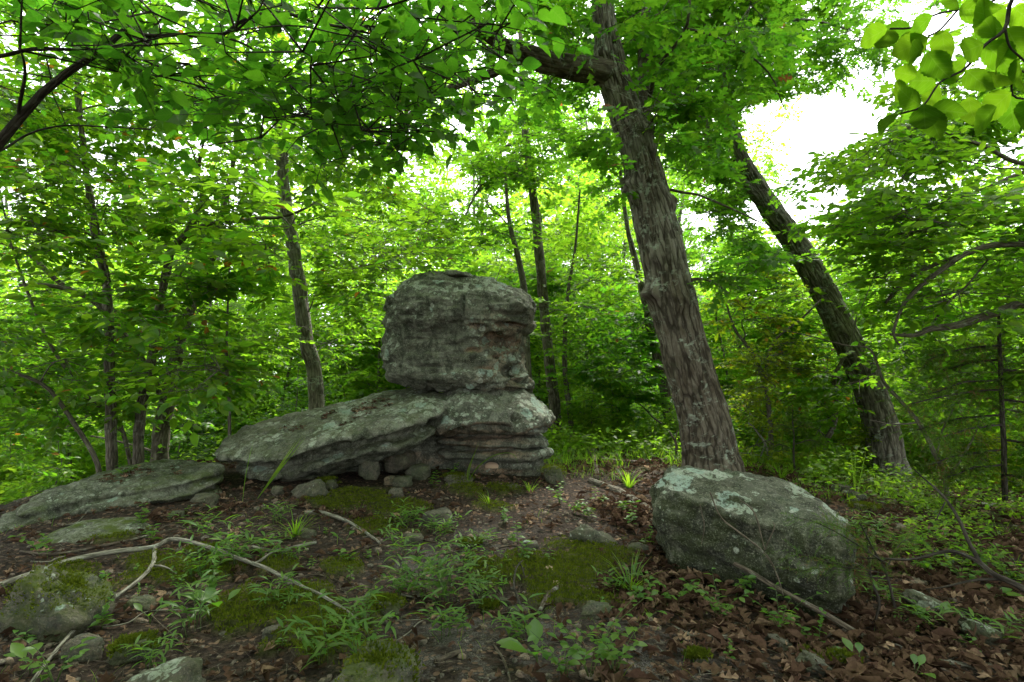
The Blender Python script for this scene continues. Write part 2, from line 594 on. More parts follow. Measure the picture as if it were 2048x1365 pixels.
def bark_mat(name, c1, c2, lich=0.35, su=1.0, pale=False):
    s = NT(name)
    bc = s.attr('bc').outputs['Vector']
    v = s.mapping(bc, (1, 1, .22))
    n = s.noise(v, 34 * su, 5, .65, .25)
    n2 = s.noise(v, 95 * su, 3, .6)
    h = s.attr('tone').outputs['Fac']
    c = s.mix(s.ramp(n, .36, .66), c1, c2)
    if pale:      # the bark flakes off in pale plates higher up the stem
        sp = s.n("ShaderNodeSeparateXYZ")
        s.l(bc, sp.inputs[0])
        up = s.math('MULTIPLY', s.ramp(sp.outputs[2], 1.2, 3.2), s.ramp(s.noise(v, 9, 4, .6), .38, .58))
        c = s.mix(s.math('MULTIPLY', up, .7), c, (.27, .25, .21))
    c = s.mix(s.ramp(h, .1, .75, .7, 0), c, tuple(x * .4 for x in c1))
    wv = s.n("ShaderNodeMix", data_type='VECTOR')
    nz = s.n("ShaderNodeTexNoise")
    nz.inputs['Scale'].default_value = 12
    s.l(bc, nz.inputs['Vector'])
    wv.inputs[0].default_value = .016
    s.l(bc, wv.inputs[4])
    s.l(nz.outputs['Color'], wv.inputs[5])
    ed = s.vor(s.mapping(wv.outputs[1], (1, 1, .085)), 23 * su, 'DISTANCE_TO_EDGE')
    ck = s.math('MULTIPLY', s.ramp(ed, .01, .13, 1, 0), s.ramp(s.noise(bc, 7, 3, .6), .3, .55, .45, 1))
    c = s.mix(s.math('MULTIPLY', ck, .75), c, tuple(x * .30 for x in c1))
    l1 = s.ramp(s.noise(bc, 5.0, 6, .72, .4), .50, .62)
    l2 = s.ramp(s.noise(bc, 24, 4, .65), .45, .6)
    c = s.mix(s.math('MULTIPLY', s.math('MULTIPLY', l1, l2), lich), c, (.33, .38, .30))
    c = s.mix(s.math('MULTIPLY', s.ramp(s.noise(bc, 2.2, 4, .6), .55, .7), .35), c, (.05, .07, .025))
    b = s.bump(n, .7, .012)
    b = s.bump(ed, .8, .02, b)
    b = s.bump(n2, .6, .004, b)
    return s.principled(c, .92, b, .15)
M['bark_oak'] = bark_mat("bark_white_oak", (.085, .068, .048), (.175, .152, .118), .9, pale=True)
M['bark_dark'] = bark_mat("bark_dark_oak", (.125, .11, .088), (.23, .21, .17), .75)
M['bark_thin'] = bark_mat("bark_sapling", (.115, .098, .072), (.20, .18, .14), .45, 1.6)
M['bark_far'] = bark_mat("bark_far", (.11, .095, .075), (.18, .165, .135), .35)
M['twig'] = bark_mat("dead_stick", (.09, .07, .05), (.18, .15, .11), .5, 2.0)
M['twig_pale'] = bark_mat("dead_branch_pale", (.19, .18, .135), (.34, .325, .26), .6, 2.0)
M['branch_dark'] = bark_mat("bark_dogwood", (.04, .034, .026), (.085, .075, .058), .15, 2.0)
M['stem'] = leaf_mat("green_stem", (.05, .10, .02), (.08, .12, .03), (.08, .16, .02), (.1, .2, .02), .03, .2)

def moss_mat():
    s = NT("moss")
    t = s.attr('tone').outputs['Fac']
    c = s.mix(t, (.012, .026, .004), (.13, .155, .016))
    df = s.n("ShaderNodeBsdfDiffuse")
    s.l(c, df.inputs[0])
    tr = s.n("ShaderNodeBsdfTranslucent")
    s.l(s.mix(t, (.05, .09, .006), (.18, .24, .015)), tr.inputs[0])
    m = s.n("ShaderNodeMixShader")
    m.inputs[0].default_value = .3
    s.l(df.outputs[0], m.inputs[1])
    s.l(tr.outputs[0], m.inputs[2])
    return s.out(m.outputs[0])
M['moss'] = moss_mat()

def ground_mat():
    s = NT("forest_floor")
    p = s.pos()
    n = s.noise(p, 1.3, 5, .6)
    f = s.noise(p, 38, 5, .7)
    c = s.mix(s.ramp(f, .38, .64), (.012, .0085, .006), (.052, .038, .027))
    sand = s.math('MULTIPLY', s.attr('sand').outputs['Fac'], s.ramp(s.noise(p, 6, 5, .7), .42, .6))
    c = s.mix(s.math('MULTIPLY', sand, .8), c, s.mix(s.ramp(s.noise(p, 160, 2, .6), .4, .65), (.035, .031, .027), (.19, .178, .16)))
    v = s.n("ShaderNodeTexVoronoi")
    v.inputs['Scale'].default_value = 34
    s.l(p, v.inputs['Vector'])
    sp = s.n("ShaderNodeSeparateColor")
    s.l(v.outputs['Color'], sp.inputs[0])
    bits = s.math('MULTIPLY', s.math('GREATER_THAN', sp.outputs[0], .66), s.ramp(v.outputs['Distance'], .5, .42))
    c = s.mix(s.math('MULTIPLY', bits, .8), c, s.mix(sp.outputs[1], (.04, .022, .014), (.20, .13, .085)))
    g = s.attr('green').outputs['Fac']
    c = s.mix(s.math('MULTIPLY', g, s.ramp(s.noise(p, 5, 5, .7), .3, .6)), c, s.mix(f, (.03, .05, .008), (.10, .12, .02)))
    b = s.bump(f, .9, .02)
    b = s.bump(v.outputs['Distance'], .4, .01, b)
    b = s.bump(s.noise(p, 140, 3, .7), .7, .005, b)
    return s.principled(c, .95, b, .12)
M['ground'] = ground_mat()

# ------------------------------------------------------------------ terrain
_cp = [(0, 1365, 2.3), (500, 1365, 2.2), (1024, 1365, 2.15), (1500, 1365, 2.3), (2048, 1365, 2.6),
       (0, 1200, 3.0), (0, 1075, 4.1), (220, 1100, 3.9), (430, 1005, 5.1), (500, 1150, 3.5), (900, 1180, 3.3), (1250, 1180, 3.3),
       (700, 1010, 4.9), (1000, 1005, 5.1), (1250, 1000, 5.2), (1180, 945, 6.4), (900, 938, 6.0), (600, 962, 5.3),
       (1330, 1115, 3.9), (1690, 1230, 3.3), (1750, 1010, 5.6), (2048, 1100, 4.7), (1920, 1010, 6.6), (2048, 1230, 3.5),
       (1790, 968, 8.6), (1460, 955, 6.3), (1300, 893, 9), (1130, 897, 8.5), (1600, 930, 9), (2048, 965, 10.5),
       (1400, 868, 14), (1150, 865, 14), (215, 950, 6.7), (330, 930, 7.0), (30, 1010, 6.2)]
_cpw = [P(*c) for c in _cp]
_cpw += [np.array(q, float) for q in [(-2.2, 8.4, .35), (-.5, 8.5, .45), (-5, 9, -.6), (-3, 12, -1.0), (0, 13, 0), (-9, 14, -2.5), (-4, 20, -2.8),
         (6, 14, -.9), (9, 20, -1.6), (0, 22, -.6), (12, 10, -1.5), (-8, 6, -1.2), (-6, 3, -.3), (6, 3, -.5), (0, 0, .1), (0, -4, 0), (-5, -4, -.3), (5, -4, -.5),
         (0, 40, -2), (-25, 30, -6), (25, 30, -3), (-30, 0, -4), (30, 0, -4), (0, -30, -3), (0, 90, -3), (-70, 70, -9), (70, 70, -6), (-100, 0, -8), (100, 0, -8),
         (0, -100, -6), (300, 300, -8), (-300, 300, -9), (0, 600, -5), (600, 0, -9), (-600, 0, -9), (0, -600, -9)]]
_cpw = np.array(_cpw)
def _U(r2):
    return np.where(r2 > 1e-12, r2 * np.log(np.maximum(r2, 1e-12)) * .5, 0)
_sc = lambda xy: np.sign(xy) * np.log1p(np.abs(xy) / 6.0) * 6.0      # compress far distances so that the spline stays tame
_cs = _sc(_cpw[:, :2])
_n = len(_cs)
_K = _U(((_cs[:, None] - _cs[None]) ** 2).sum(-1)) + np.eye(_n) * .4
_A = np.block([[_K, np.column_stack([np.ones(_n), _cs])], [np.column_stack([np.ones(_n), _cs]).T, np.zeros((3, 3))]])
_w = np.linalg.solve(_A, np.concatenate([_cpw[:, 2], np.zeros(3)]))

def GH(x, y):
    xy = np.stack(np.broadcast_arrays(np.asarray(x, float), np.asarray(y, float)), -1)
    sh = xy.shape[:-1]
    xy = xy.reshape(-1, 2)
    q = _sc(xy)
    z = np.zeros(len(q))
    for k in range(_n):
        z += _w[k] * _U(((q - _cs[k]) ** 2).sum(-1))
    z += _w[_n] + q @ _w[_n + 1:]
    p3 = np.column_stack([xy, np.zeros(len(xy))])
    z += .045 * noise(p3 * 1.1) + .022 * noise(p3 * 3.1 + 3) + .010 * noise(p3 * 8.3 + 9)
    return z.reshape(sh)

def hit(px, py, dmax=40):
    """where the line of sight through a photo pixel meets the ground"""
    d = np.exp(np.linspace(math.log(1.2), math.log(dmax), 700))
    q = P(px, py, d)
    b = np.nonzero(q[:, 2] < GH(q[:, 0], q[:, 1]))[0]
    k = b[0] if len(b) else 699
    return q[k].copy(), d[k]

def ghit(px, py):
    q, d = hit(px, py)
    q[2] = GH(q[0], q[1])
    return q

# ground sheet
_th = np.concatenate([np.linspace(-62, 62, 340), np.linspace(62, 298, 70)[1:-1]])
_rr = np.concatenate([[0.05, .5, .9], np.exp(np.linspace(math.log(1.2), math.log(18), 220)), np.exp(np.linspace(math.log(18), math.log(900), 60))[1:]])
_TH, _RR = np.meshgrid(np.radians(_th), _rr)
gx, gy = _RR * np.sin(_TH), _RR * np.cos(_TH)
gz = GH(gx, gy)
mb = MB()
mb.add(np.stack([gx, gy, gz], -1).reshape(-1, 3), grid_faces(len(_rr), len(_th))[:, ::-1])
gp = np.column_stack([gx.ravel(), gy.ravel(), gz.ravel()])
gpx, gpy, gd = proj(gp)
MOSS = [(730, 1000, .32), (810, 1020, .3), (660, 1015, .25), (940, 985, .25), (1010, 985, .2), (1000, 1140, .33), (1120, 1150, .4), (1190, 1110, .35), (1150, 1200, .25),
        (560, 1215, .4), (650, 1260, .3), (700, 1140, .22), (470, 1240, .22), (430, 1150, .2), (330, 1160, .25), (300, 1130, .2), (230, 1080, .2), (130, 1150, .22), (640, 1300, .2), (1480, 1120, .0),
        (990, 1020, .2), (560, 1140, .2), (750, 1060, .25), (1640, 1330, .1)]
moss_c = [(ghit(a, b), r) for a, b, r in MOSS if r > 0]
def moss_mask(x, y):
    m = np.zeros(np.shape(x))
    for c, r in moss_c:
        d2 = ((x - c[0]) / r) ** 2 + ((y - c[1]) / (r * .8)) ** 2
        m = np.maximum(m, np.exp(-d2 * 1.2))
    q = np.stack([x * 5, y * 5, x * 0], -1)
    return sstep(.34, .62, m + .6 * fbm(q, 4))
sand_c = [(ghit(a, b), r) for a, b, r in [(930, 1260, .35), (1000, 1320, .4), (880, 1330, .35), (1080, 1250, .25), (980, 1080, .3), (1300, 1330, .3), (820, 1120, .3), (1250, 1260, .2)]]
sand = np.zeros(len(gp))
for c, r in sand_c:
    sand = np.maximum(sand, np.exp(-((gp[:, 0] - c[0]) ** 2 + (gp[:, 1] - c[1]) ** 2) / r ** 2))
rr_ = np.hypot(gp[:, 0], gp[:, 1])
green = np.clip(sstep(6.2, 7.6, gp[:, 1]) + sstep(2.6, 4.2, gp[:, 0]) * sstep(4.5, 6.5, gp[:, 1]), 0, 1) * .9
mm = moss_mask(gp[:, 0], gp[:, 1]) * (rr_ < 9)
mb.v[0][:, 2] += (.03 * mm).astype(np.float32)
green = np.maximum(green, .6 * mm)
g = link("ground", mb.mesh("ground", M['ground'], extra={'sand': sand, 'green': green}))
tag(g, "sloping forest floor of dark leaf mould", None, kind='structure')

# ------------------------------------------------------------------ rocks
def build_rock(name, plan, levels, tilt=None, N=260, rows=200, amp=1.0, strat=1.0, holes=(), seed=0, masks=None, mat=None, origin=None,
               parent=None, closed_noise=None, corner=0.0):
    """plan: closed polygon (x, y) seen from above; levels: (z, scale, dx, dy[, sx]) rings from bottom to top"""
    plan = np.asarray(plan, float)
    c0 = plan.mean(0)
    loop = np.vstack([plan, plan[:1]])
    ext = np.vstack([plan[-2:], plan, plan[:3]])
    pts = []
    seg = np.linalg.norm(np.diff(loop, axis=0), axis=1)
    for k in range(len(plan)):
        m = max(3, int(round(N * seg[k] / seg.sum())))
        a, b, c, d = plan[k - 1], plan[k], plan[(k + 1) % len(plan)], plan[(k + 2) % len(plan)]
        u = np.linspace(0, 1, m, endpoint=False)[:, None]
        cr = 0.5 * (2 * b + (c - a) * u + (2 * a - 5 * b + 4 * c - d) * u ** 2 + (3 * b - a - 3 * c + d) * u ** 3)
        ln = b * (1 - u) + c * u
        pts.append(cr * (1 - corner) + ln * corner)
    ring = np.vstack(pts) - c0
    lv = np.array([list(l) + [1.0] * (5 - len(l)) for l in levels], float)
    size = np.abs(ring).max()
    dl = np.concatenate([[0], np.cumsum(np.hypot(np.diff(lv[:, 0]) * 1.0, np.diff(lv[:, 1]) * size) + 1e-4)])
    t = np.linspace(0, dl[-1], rows)
    L = np.stack([np.interp(t, dl, lv[:, k]) for k in range(5)], 1)
    ker = np.array([1, 2, 3, 2, 1.]) / 9                    # round the joints between rings a little
    for k in range(5):
        L[2:-2, k] = np.convolve(L[:, k], ker, 'valid')
    m = len(ring)
    v = np.zeros((rows, m, 3))
    v[..., 0] = c0[0] + ring[None, :, 0] * (L[:, 1] * L[:, 4])[:, None] + L[:, 2][:, None]
    v[..., 1] = c0[1] + ring[None, :, 1] * L[:, 1][:, None] + L[:, 3][:, None]
    v[..., 2] = L[:, 0][:, None]
    du = np.roll(v, -1, 1) - np.roll(v, 1, 1)
    dv = np.gradient(v, axis=0)
    nr = unit(np.cross(du, dv))
    q = v + seed * 3.7
    sidew = np.clip(1.15 - np.abs(nr[..., 2]), .12, 1)
    zz = v[..., 2] + .06 * noise(q * 1.2) + .02 * noise(q * 4) + .05 * v[..., 0]
    z0 = np.stack([zz * 0 + seed, zz * 0, zz], -1)
    band = noise(z0 * 9) * .7 + noise(z0 * 23) * .55 + noise(z0 * 55) * .3
    low = noise(q * 1.9)
    stair = lambda t, k: (np.floor(t * k) + sstep(.30, .70, t * k - np.floor(t * k))) / k        # broken blocky faces
    aniso = np.stack([q[..., 0] * 2.6, q[..., 1] * 2.6, q[..., 2] * 5.5], -1)
    dn = .035 * low + .055 * stair(noise(aniso) + .35 * noise(aniso * 2.2), 3.0) + .030 * stair(noise(aniso * 2.6 + 4), 3.0) + .010 * noise(q * 11) + .007 * noise(q * 25) + .004 * noise(q * 60)
    dn = dn * amp + strat * .013 * band * sidew * (.15 + 1.1 * sstep(-.15, .3, noise(q * 2.0 + 8)))
    # a few broken joints
    cr = np.abs(noise(np.stack([q[..., 0] * 2.3 + q[..., 1], q[..., 1] * 2.3, q[..., 2] * .7], -1)))
    dn -= .022 * amp * sidew * sstep(.035, .0, cr)
    tan = np.zeros(v.shape[:2])
    for (hx, hy, hz, rx, ry, rz, dep, rag) in holes:
        e = ((v[..., 0] - hx) / rx) ** 2 + ((v[..., 1] - hy) / ry) ** 2 + ((v[..., 2] - hz) / rz) ** 2
        e = np.sqrt(e) + rag * noise(q * 6 + hx)
        k = sstep(1.05, .55, e)
        dn -= dep * k
        if rag > .35:
            tan = np.maximum(tan, sstep(1.35, .8, e))
    v += nr * dn[..., None]
    if tilt:
        v[..., 2] += tilt(v[..., 0], v[..., 1])
    f = [grid_faces(rows, m), np.arange(m)[None, ::-1], (np.arange(m) + (rows - 1) * m)[None]]
    mb = MB()
    mb.add(v.reshape(-1, 3), f)
    flat = v.reshape(-1, 3)
    du = np.roll(v, -1, 1) - np.roll(v, 1, 1)
    nr = unit(np.cross(du, np.gradient(v, axis=0))).reshape(-1, 3)
    ms = {'tan': tan.ravel(), 'lichen': np.full(len(flat), .7), 'moss': np.zeros(len(flat)), 'dark': np.full(len(flat), .7)}
    if masks:
        ms.update(masks(flat, nr, ms))
    o = np.asarray(origin if origin is not None else (c0[0], c0[1], flat[:, 2].min()), float)
    me = mb.mesh(name, mat or M['rock'], o, extra=ms)
    return link(name, me, parent, o), v

# head block balanced on top
HB = 6.45
hx = lambda px, d=HB: (px - 1024) / FPX * d
hz = lambda py, d=HB: float(P(1024, py, d)[2])
head_plan = [(hx(771), HB + .05), (hx(782), HB - .40), (hx(830), HB - .62), (hx(900), HB - .72), (hx(945), HB - .74), (hx(1000), HB - .62),
             (hx(1050), HB - .35), (hx(1066), HB + .05), (hx(1050), HB + .5), (hx(960), HB + .7), (hx(850), HB + .68), (hx(785), HB + .45)]
def mh(v, nr, ms):
    x, y, z = v.T
    up = sstep(.3, .8, nr[:, 2])
    low = sstep(hz(690), hz(600), z)
    right = sstep(hx(925), hx(1000), x) * sstep(hz(610), hz(660), z)
    return {'tan': np.maximum(ms['tan'] * .9, right * .45 * sstep(-.15, .25, fbm(v * 5, 3))),
            'lichen': .75 + .3 * up, 'moss': .25 * up, 'dark': .75 - .35 * right}
o, _ = build_rock("balanced_rock", head_plan, [
    (hz(784), .05, .10, 0), (hz(782), .55, .12, 0), (hz(776), .80, .16, .05), (hz(766), .90, .09, .04), (hz(752), .945, -.005, .0), (hz(735), .955, -.03, .02), (hz(700), .95, -.05, .05), (hz(676), .965, -.035, .04), (hz(664), .99, -.01, .01),
    (hz(652), 1.01, .01, -.03), (hz(620), 1.01, .015, -.02), (hz(606), .985, .015, .0), (hz(597), .93, .012, .01), (hz(588), .86, .005, .03), (hz(578), .76, -.03, .05), (hz(568), .63, -.07, .06), (hz(559), .48, -.11, .07), (hz(552), .33, -.145, .08), (hz(549), .22, -.15, .08), (hz(548), .03, -.15, .08)],
    N=310, rows=190, amp=1.05, strat=1.3, seed=1, corner=.7, masks=mh,
    holes=[(hx(1018), HB - .60, hz(628), .26, .34, .06, -.05, .3), (hx(1015), HB - .60, hz(688), .27, .36, .105, .13, .5), (hx(1024), HB - .56, hz(660), .20, .34, .035, .11, .5), (hx(965), HB - .74, hz(664), .09, .25, .03, .08, .4),
           (hx(1050), HB - .42, hz(690), .13, .3, .06, .13, .4), (hx(990), HB - .64, hz(694), .07, .3, .03, -.07, .5), (hx(1022), HB - .5, hz(704), .08, .3, .022, -.09, .5), (hx(955), HB - .72, hz(706), .10, .2, .03, .05, .4),
           (hx(1000), HB - .62, hz(716), .10, .2, .03, .08, .5), (hx(1038), HB - .48, hz(742), .20, .35, .09, .16, .3), (hx(1048), HB - .30, hz(765), .18, .4, .06, .14, .2),
           (hx(985), HB - .7, hz(738), .16, .2, .025, .05, .4), (hx(938), HB - .76, hz(622), .016, .2, .17, .07, .2), (hx(950), HB - .76, hz(598), .10, .2, .014, .04, .2), (hx(800), HB - .5, hz(600), .02, .25, .12, .05, .2), (hx(870), HB - .68, hz(735), .16, .2, .012, .045, .3), (hx(850), HB - .66, hz(684), .22, .2, .010, .035, .3), (hx(830), HB - .6, hz(640), .2, .2, .009, .03, .3)])
tag(o, "large blocky sandstone boulder balanced on top of the rock stack", "boulder")

# small capstone piece on the head
o, _ = build_rock("capstone", [(hx(880), 6.4), (hx(900), 6.1), (hx(935), 6.15), (hx(950), 6.5), (hx(925), 6.8), (hx(890), 6.7)],
                  [(hz(563), .3, 0, 0), (hz(560), 1, 0, 0), (hz(552), .95, 0, 0), (hz(547), .6, 0, 0), (hz(546), .05, 0, 0)], N=90, rows=40, amp=.4, seed=3)
tag(o, "low flat stone lying on the crown of the balanced boulder", "stone")

# cap slab with scalloped overhang under the head
CB = 6.1
cx_ = lambda px: (px - 1024) / FPX * CB
cz = lambda py: float(P(1024, py, CB)[2])
cap_plan = [(cx_(850), CB + .1), (cx_(862), CB - .22), (cx_(900), CB - .42), (cx_(950), CB - .52), (cx_(1000), CB - .50), (cx_(1030), CB - .42), (cx_(1075), CB - .38), (cx_(1106), CB - .05), (cx_(1090), CB + .5), (cx_(1000), CB + .85), (cx_(880), CB + .8), (cx_(845), CB + .5)]
def mc(v, nr, ms):
    x, y, z = v.T
    under = sstep(.0, -.5, nr[:, 2])
    return {'tan': np.maximum(ms['tan'] * .6, under * .6), 'lichen': .55 + .4 * sstep(.2, .7, nr[:, 2]) + .25 * sstep(cx_(1010), cx_(1080), x), 'dark': .6 + .0 * x, 'moss': .2 * sstep(.5, .9, nr[:, 2])}
o, _ = build_rock("cap_slab", cap_plan, [(cz(864), .04, 0, .14), (cz(863), .50, 0, .15), (cz(858), .74, .02, .09), (cz(852), .90, .01, .03), (cz(847), .975, .0, .0), (cz(840), 1.0, 0, 0), (cz(831), .995, 0, 0), (cz(821), .965, 0, .01),
     (cz(812), .91, 0, .03), (cz(803), .85, -.03, .05), (cz(795), .77, -.05, .08), (cz(788), .67, -.06, .1), (cz(780), .56, -.06, .12), (cz(776), .4, -.05, .12), (cz(775), .03, -.05, .12)],
    tilt=lambda x, y: .07 * (y - CB) - .03 * (x + .3) - .09 * sstep(-.45, -.85, x), N=280, rows=120, amp=1.0, strat=1.0, seed=5, masks=mc, corner=.2,
    holes=[(cx_(985), CB - .55, cz(842), .22, .3, .07, .10, .25), (cx_(1030), CB - .5, cz(822), .06, .2, .10, .07, .3), (cx_(925), CB - .52, cz(850), .14, .2, .05, .05, .3), (cx_(1075), CB - .4, cz(850), .16, .3, .05, .07, .3)])
tag(o, "wide cap slab with a scalloped lip under the balanced boulder", "rock slab")

# layered pedestal: separate strata plates in one rock
def ml(v, nr, ms):
    x, y, z = v.T
    n = fbm(np.column_stack([x * 1.5, y * 1.5, z * 14]), 3)
    return {'tan': sstep(-.05, .35, n) * .95 * sstep(cx_(1085), cx_(1000), x), 'lichen': .3 + .6 * sstep(cx_(1000), cx_(1090), x), 'dark': .45 + 0 * x}
ped_plan = [(cx_(885), CB + .25), (cx_(880), CB - .08), (cx_(925), CB - .22), (cx_(980), CB - .30), (cx_(1040), CB - .30), (cx_(1085), CB - .20), (cx_(1099), CB + .08), (cx_(1080), CB + .5), (cx_(1000), CB + .75), (cx_(900), CB + .6)]
o, _ = build_rock("pedestal_rock", ped_plan, [(cz(955), .05, .06, .1), (cz(953), .75, .06, .1), (cz(936), .84, .06, .06), (cz(924), .85, .05, .06), (cz(916), .86, .04, .06), (cz(912), .98, .02, 0), (cz(904), 1.02, .02, 0), (cz(898), 1.0, .01, 0), (cz(895), .82, .01, .08),
     (cz(891), .83, .01, .08), (cz(887), .99, 0, 0), (cz(877), 1.0, -.01, 0), (cz(872), .97, -.01, 0), (cz(870), .80, 0, .08), (cz(866), .80, 0, .08), (cz(863), .95, 0, 0), (cz(855), .94, 0, 0), (cz(852), .74, 0, .12), (cz(847), .72, 0, .12), (cz(845), .05, 0, .05)],
    N=230, rows=150, amp=.7, strat=1.8, seed=8, masks=ml, corner=.15)
tag(o, "low pedestal of thin rusty sandstone layers holding the stack", "rock")

# long leaning slab on the left
slab_plan = [(-3.0, 5.78), (-2.78, 5.45), (-2.25, 5.24), (-1.62, 5.16), (-1.1, 5.2), (-.80, 5.36), (-.66, 5.8), (-.8, 6.4), (-1.25, 6.75), (-2.0, 6.68), (-2.6, 6.4), (-2.93, 6.1)]
def mslab(v, nr, ms):
    up = sstep(.25, .7, nr[:, 2])
    return {'lichen': .25 + .75 * up, 'dark': .95 - .5 * up, 'moss': .22 * up + .12, 'tan': ms['tan'] * .2}
def slab_tilt(x, y):
    t = .985 + .20 * (x + 1.8) + .29 * (y - 5.9)
    return t + .10 * np.exp(-((x + 1.35) / .6) ** 2 - ((y - 5.35) / .5) ** 2) + .06 * np.exp(-((x + 2.85) / .4) ** 2)
o, slab_v = build_rock("leaning_slab", slab_plan, [(-.45, .03, .1, .15), (-.44, .55, .1, .15), (-.37, .70, .10, .12), (-.31, .76, .08, .09), (-.28, .87, .06, .05), (-.245, .89, .06, .05), (-.225, .76, .05, .09), (-.18, .78, .03, .08), (-.13, .84, .02, .06),
     (-.09, .975, 0, 0), (-.065, 1.0, 0, 0), (-.035, .995, 0, 0), (-.008, .95, 0, .02), (.008, .85, 0, .03), (.022, .65, 0, .06), (.036, .38, 0, .06), (.038, .02, 0, .06)],
    tilt=slab_tilt, N=350, rows=150, amp=.95, strat=.9, seed=12, masks=mslab, corner=.25,
    holes=[(-1.75, 5.1, -.12, .5, .2, .10, .06, .3), (-2.35, 5.25, -.14, .4, .2, .08, .05, .3)])
tag(o, "long lichen-spotted slab leaning up against the rock stack", "rock slab")

o, _ = build_rock("filler_rock", [(-2.4, 6.15), (-1.9, 5.95), (-1.3, 5.98), (-.85, 6.1), (-.5, 6.2), (-.3, 6.6), (-.6, 7.0), (-1.5, 7.0), (-2.2, 6.7)],  # added rock that blocks the gap under the slab so the hollow stays dark
                  [(.25, .05, 0, 0), (.26, .95, 0, 0), (.5, 1.0, 0, 0), (.62, .94, 0, .02), (.7, .97, 0, 0), (.82, .9, 0, .05), (.86, .6, 0, .1), (.87, .03, 0, .1)], tilt=lambda x, y: .12 * (x + 1.2), N=150, rows=60, amp=.8, strat=1.2, seed=44, masks=ml)
tag(o, "filler rock added behind the prop stones to darken the hollow", "rock")

# flat ledge at far left
def mled(v, nr, ms):
    up = sstep(.3, .8, nr[:, 2])
    return {'lichen': .35 + .3 * up, 'moss': .45 * sstep(-.1, .3, fbm(v * 3, 3)) + .2, 'dark': 1.0 - .3 * up}
def poly_hit(lst, dd):
    return [tuple(P(a, b, d)[:2]) for (a, b), d in zip(lst, dd)]
led_plan = poly_hit([(-40, 1050), (60, 1030), (160, 1008), (260, 1000), (350, 992), (440, 972), (438, 955), (370, 938), (300, 940), (190, 965), (70, 1005)],
                    [4.2, 4.35, 4.6, 4.7, 4.8, 5.2, 5.5, 5.9, 6.0, 5.7, 5.0])
def led_tilt(x, y):
    return .52 + .085 * (x + 3) + .10 * (y - 5.2)
o, led_v = build_rock("ledge_rock", led_plan, [(-.36, .05, 0, 0), (-.36, .9, 0, 0), (-.26, .95, 0, 0), (-.20, .985, 0, 0), (-.165, .97, 0, 0), (-.155, .84, .02, .05), (-.12, .85, .02, .05), (-.11, .96, 0, .02), (-.075, .99, 0, .01), (-.06, .96, 0, .02), (-.052, .83, .03, .10), (-.03, .82, .03, .10), (-.022, .88, .03, .10), (.008, .89, .03, .10), (.02, .82, .04, .12), (.03, .5, .05, .14), (.038, .02, .05, .14)],
                  tilt=led_tilt, N=290, rows=130, amp=.8, strat=1.2, seed=21, masks=mled, corner=.2)
tag(o, "flat grey layered ledge at the left edge of the hilltop", "rock ledge")

def mmoss(v, nr, ms):
    up = sstep(.1, .7, nr[:, 2])
    return {'lichen': .4 + .3 * up, 'moss': np.clip(.3 + up * .9 * sstep(-.15, .1, fbm(v * 2.5, 3)), 0, 1), 'dark': .7 + 0 * up}
low_plan = poly_hit([(60, 1065), (120, 1080), (200, 1078), (290, 1055), (305, 1030), (250, 1022), (160, 1030), (90, 1045)], [4.0, 3.9, 3.95, 4.2, 4.5, 4.6, 4.5, 4.2])
o, _ = build_rock("mossy_rock", low_plan, [(.05, .05, 0, 0), (.06, 1.0, 0, 0), (.22, 1.02, 0, 0), (.29, .95, 0, 0), (.32, .8, 0, 0), (.35, .5, 0, .02), (.36, .03, 0, .02)],
                  tilt=lambda x, y: .05 * (x + 3), N=180, rows=70, amp=.5, strat=.6, seed=23, masks=mmoss)
tag(o, "low mossy ledge just below the grey layered ledge", "rock ledge")

# right boulder
BD = 3.75
bx = lambda px, d=BD: (px - 1024) / FPX * d
b_plan = [(bx(1303, 3.9), 3.95), (bx(1315, 3.7), 3.70), (bx(1400, 3.6), 3.50), (bx(1500, 3.4), 3.32), (bx(1600, 3.2), 3.16), (bx(1672, 3.15), 3.12), (bx(1697, 3.3), 3.35), (bx(1690, 3.8), 3.85), (bx(1640, 4.3), 4.3), (bx(1520, 4.4), 4.48), (bx(1400, 4.3), 4.42), (bx(1330, 4.2), 4.3)]
def mb_(v, nr, ms):
    up = sstep(.3, .75, nr[:, 2])
    return {'lichen': .3 + .8 * up, 'dark': 1.0 - .75 * up, 'moss': .1 + .15 * (1 - up), 'tan': ms['tan'] * .2}
def bt(x, y):
    u = (x - 1.6)
    return -.13 * u + .05 * (y - 3.8) - .07 * sstep(.35, .75, u)
o, _ = build_rock("lichen_boulder", b_plan, [(-.25, .04, .05, .1), (-.24, .80, .05, .12), (-.05, .86, .06, .1), (.12, .90, .05, .08), (.24, .94, .02, .04), (.38, .985, .0, .0), (.50, 1.0, 0, 0), (.585, .99, 0, 0), (.625, .955, -.01, .01), (.655, .88, -.02, .04), (.69, .73, -.06, .08), (.725, .52, -.12, .12), (.75, .28, -.18, .14), (.76, .02, -.19, .15)],
                  tilt=bt, N=300, rows=160, amp=.95, strat=.7, seed=31, masks=mb_, mat=M['rock_boulder'], corner=.85)
tag(o, "big squarish boulder in front of the stout oak, pale lichen on top", "boulder")

# ------------------------------------------------------------------ trees
SKYGAP = [[(1478, 215), (1560, 195), (1640, 185), (1700, 165), (1752, 205), (1750, 255), (1650, 300), (1612, 350), (1575, 372), (1520, 345), (1490, 300)],
          [(822, 372), (850, 355), (872, 372), (868, 425), (838, 415)],
          [(1398, 425), (1440, 430), (1440, 465), (1400, 460)]]

def open_sky(p):
    px, py, d = proj(p)
    k = np.zeros(len(p), bool)
    for poly in SKYGAP:
        k |= inpoly(px, py, poly) & (d > 0)
    return k

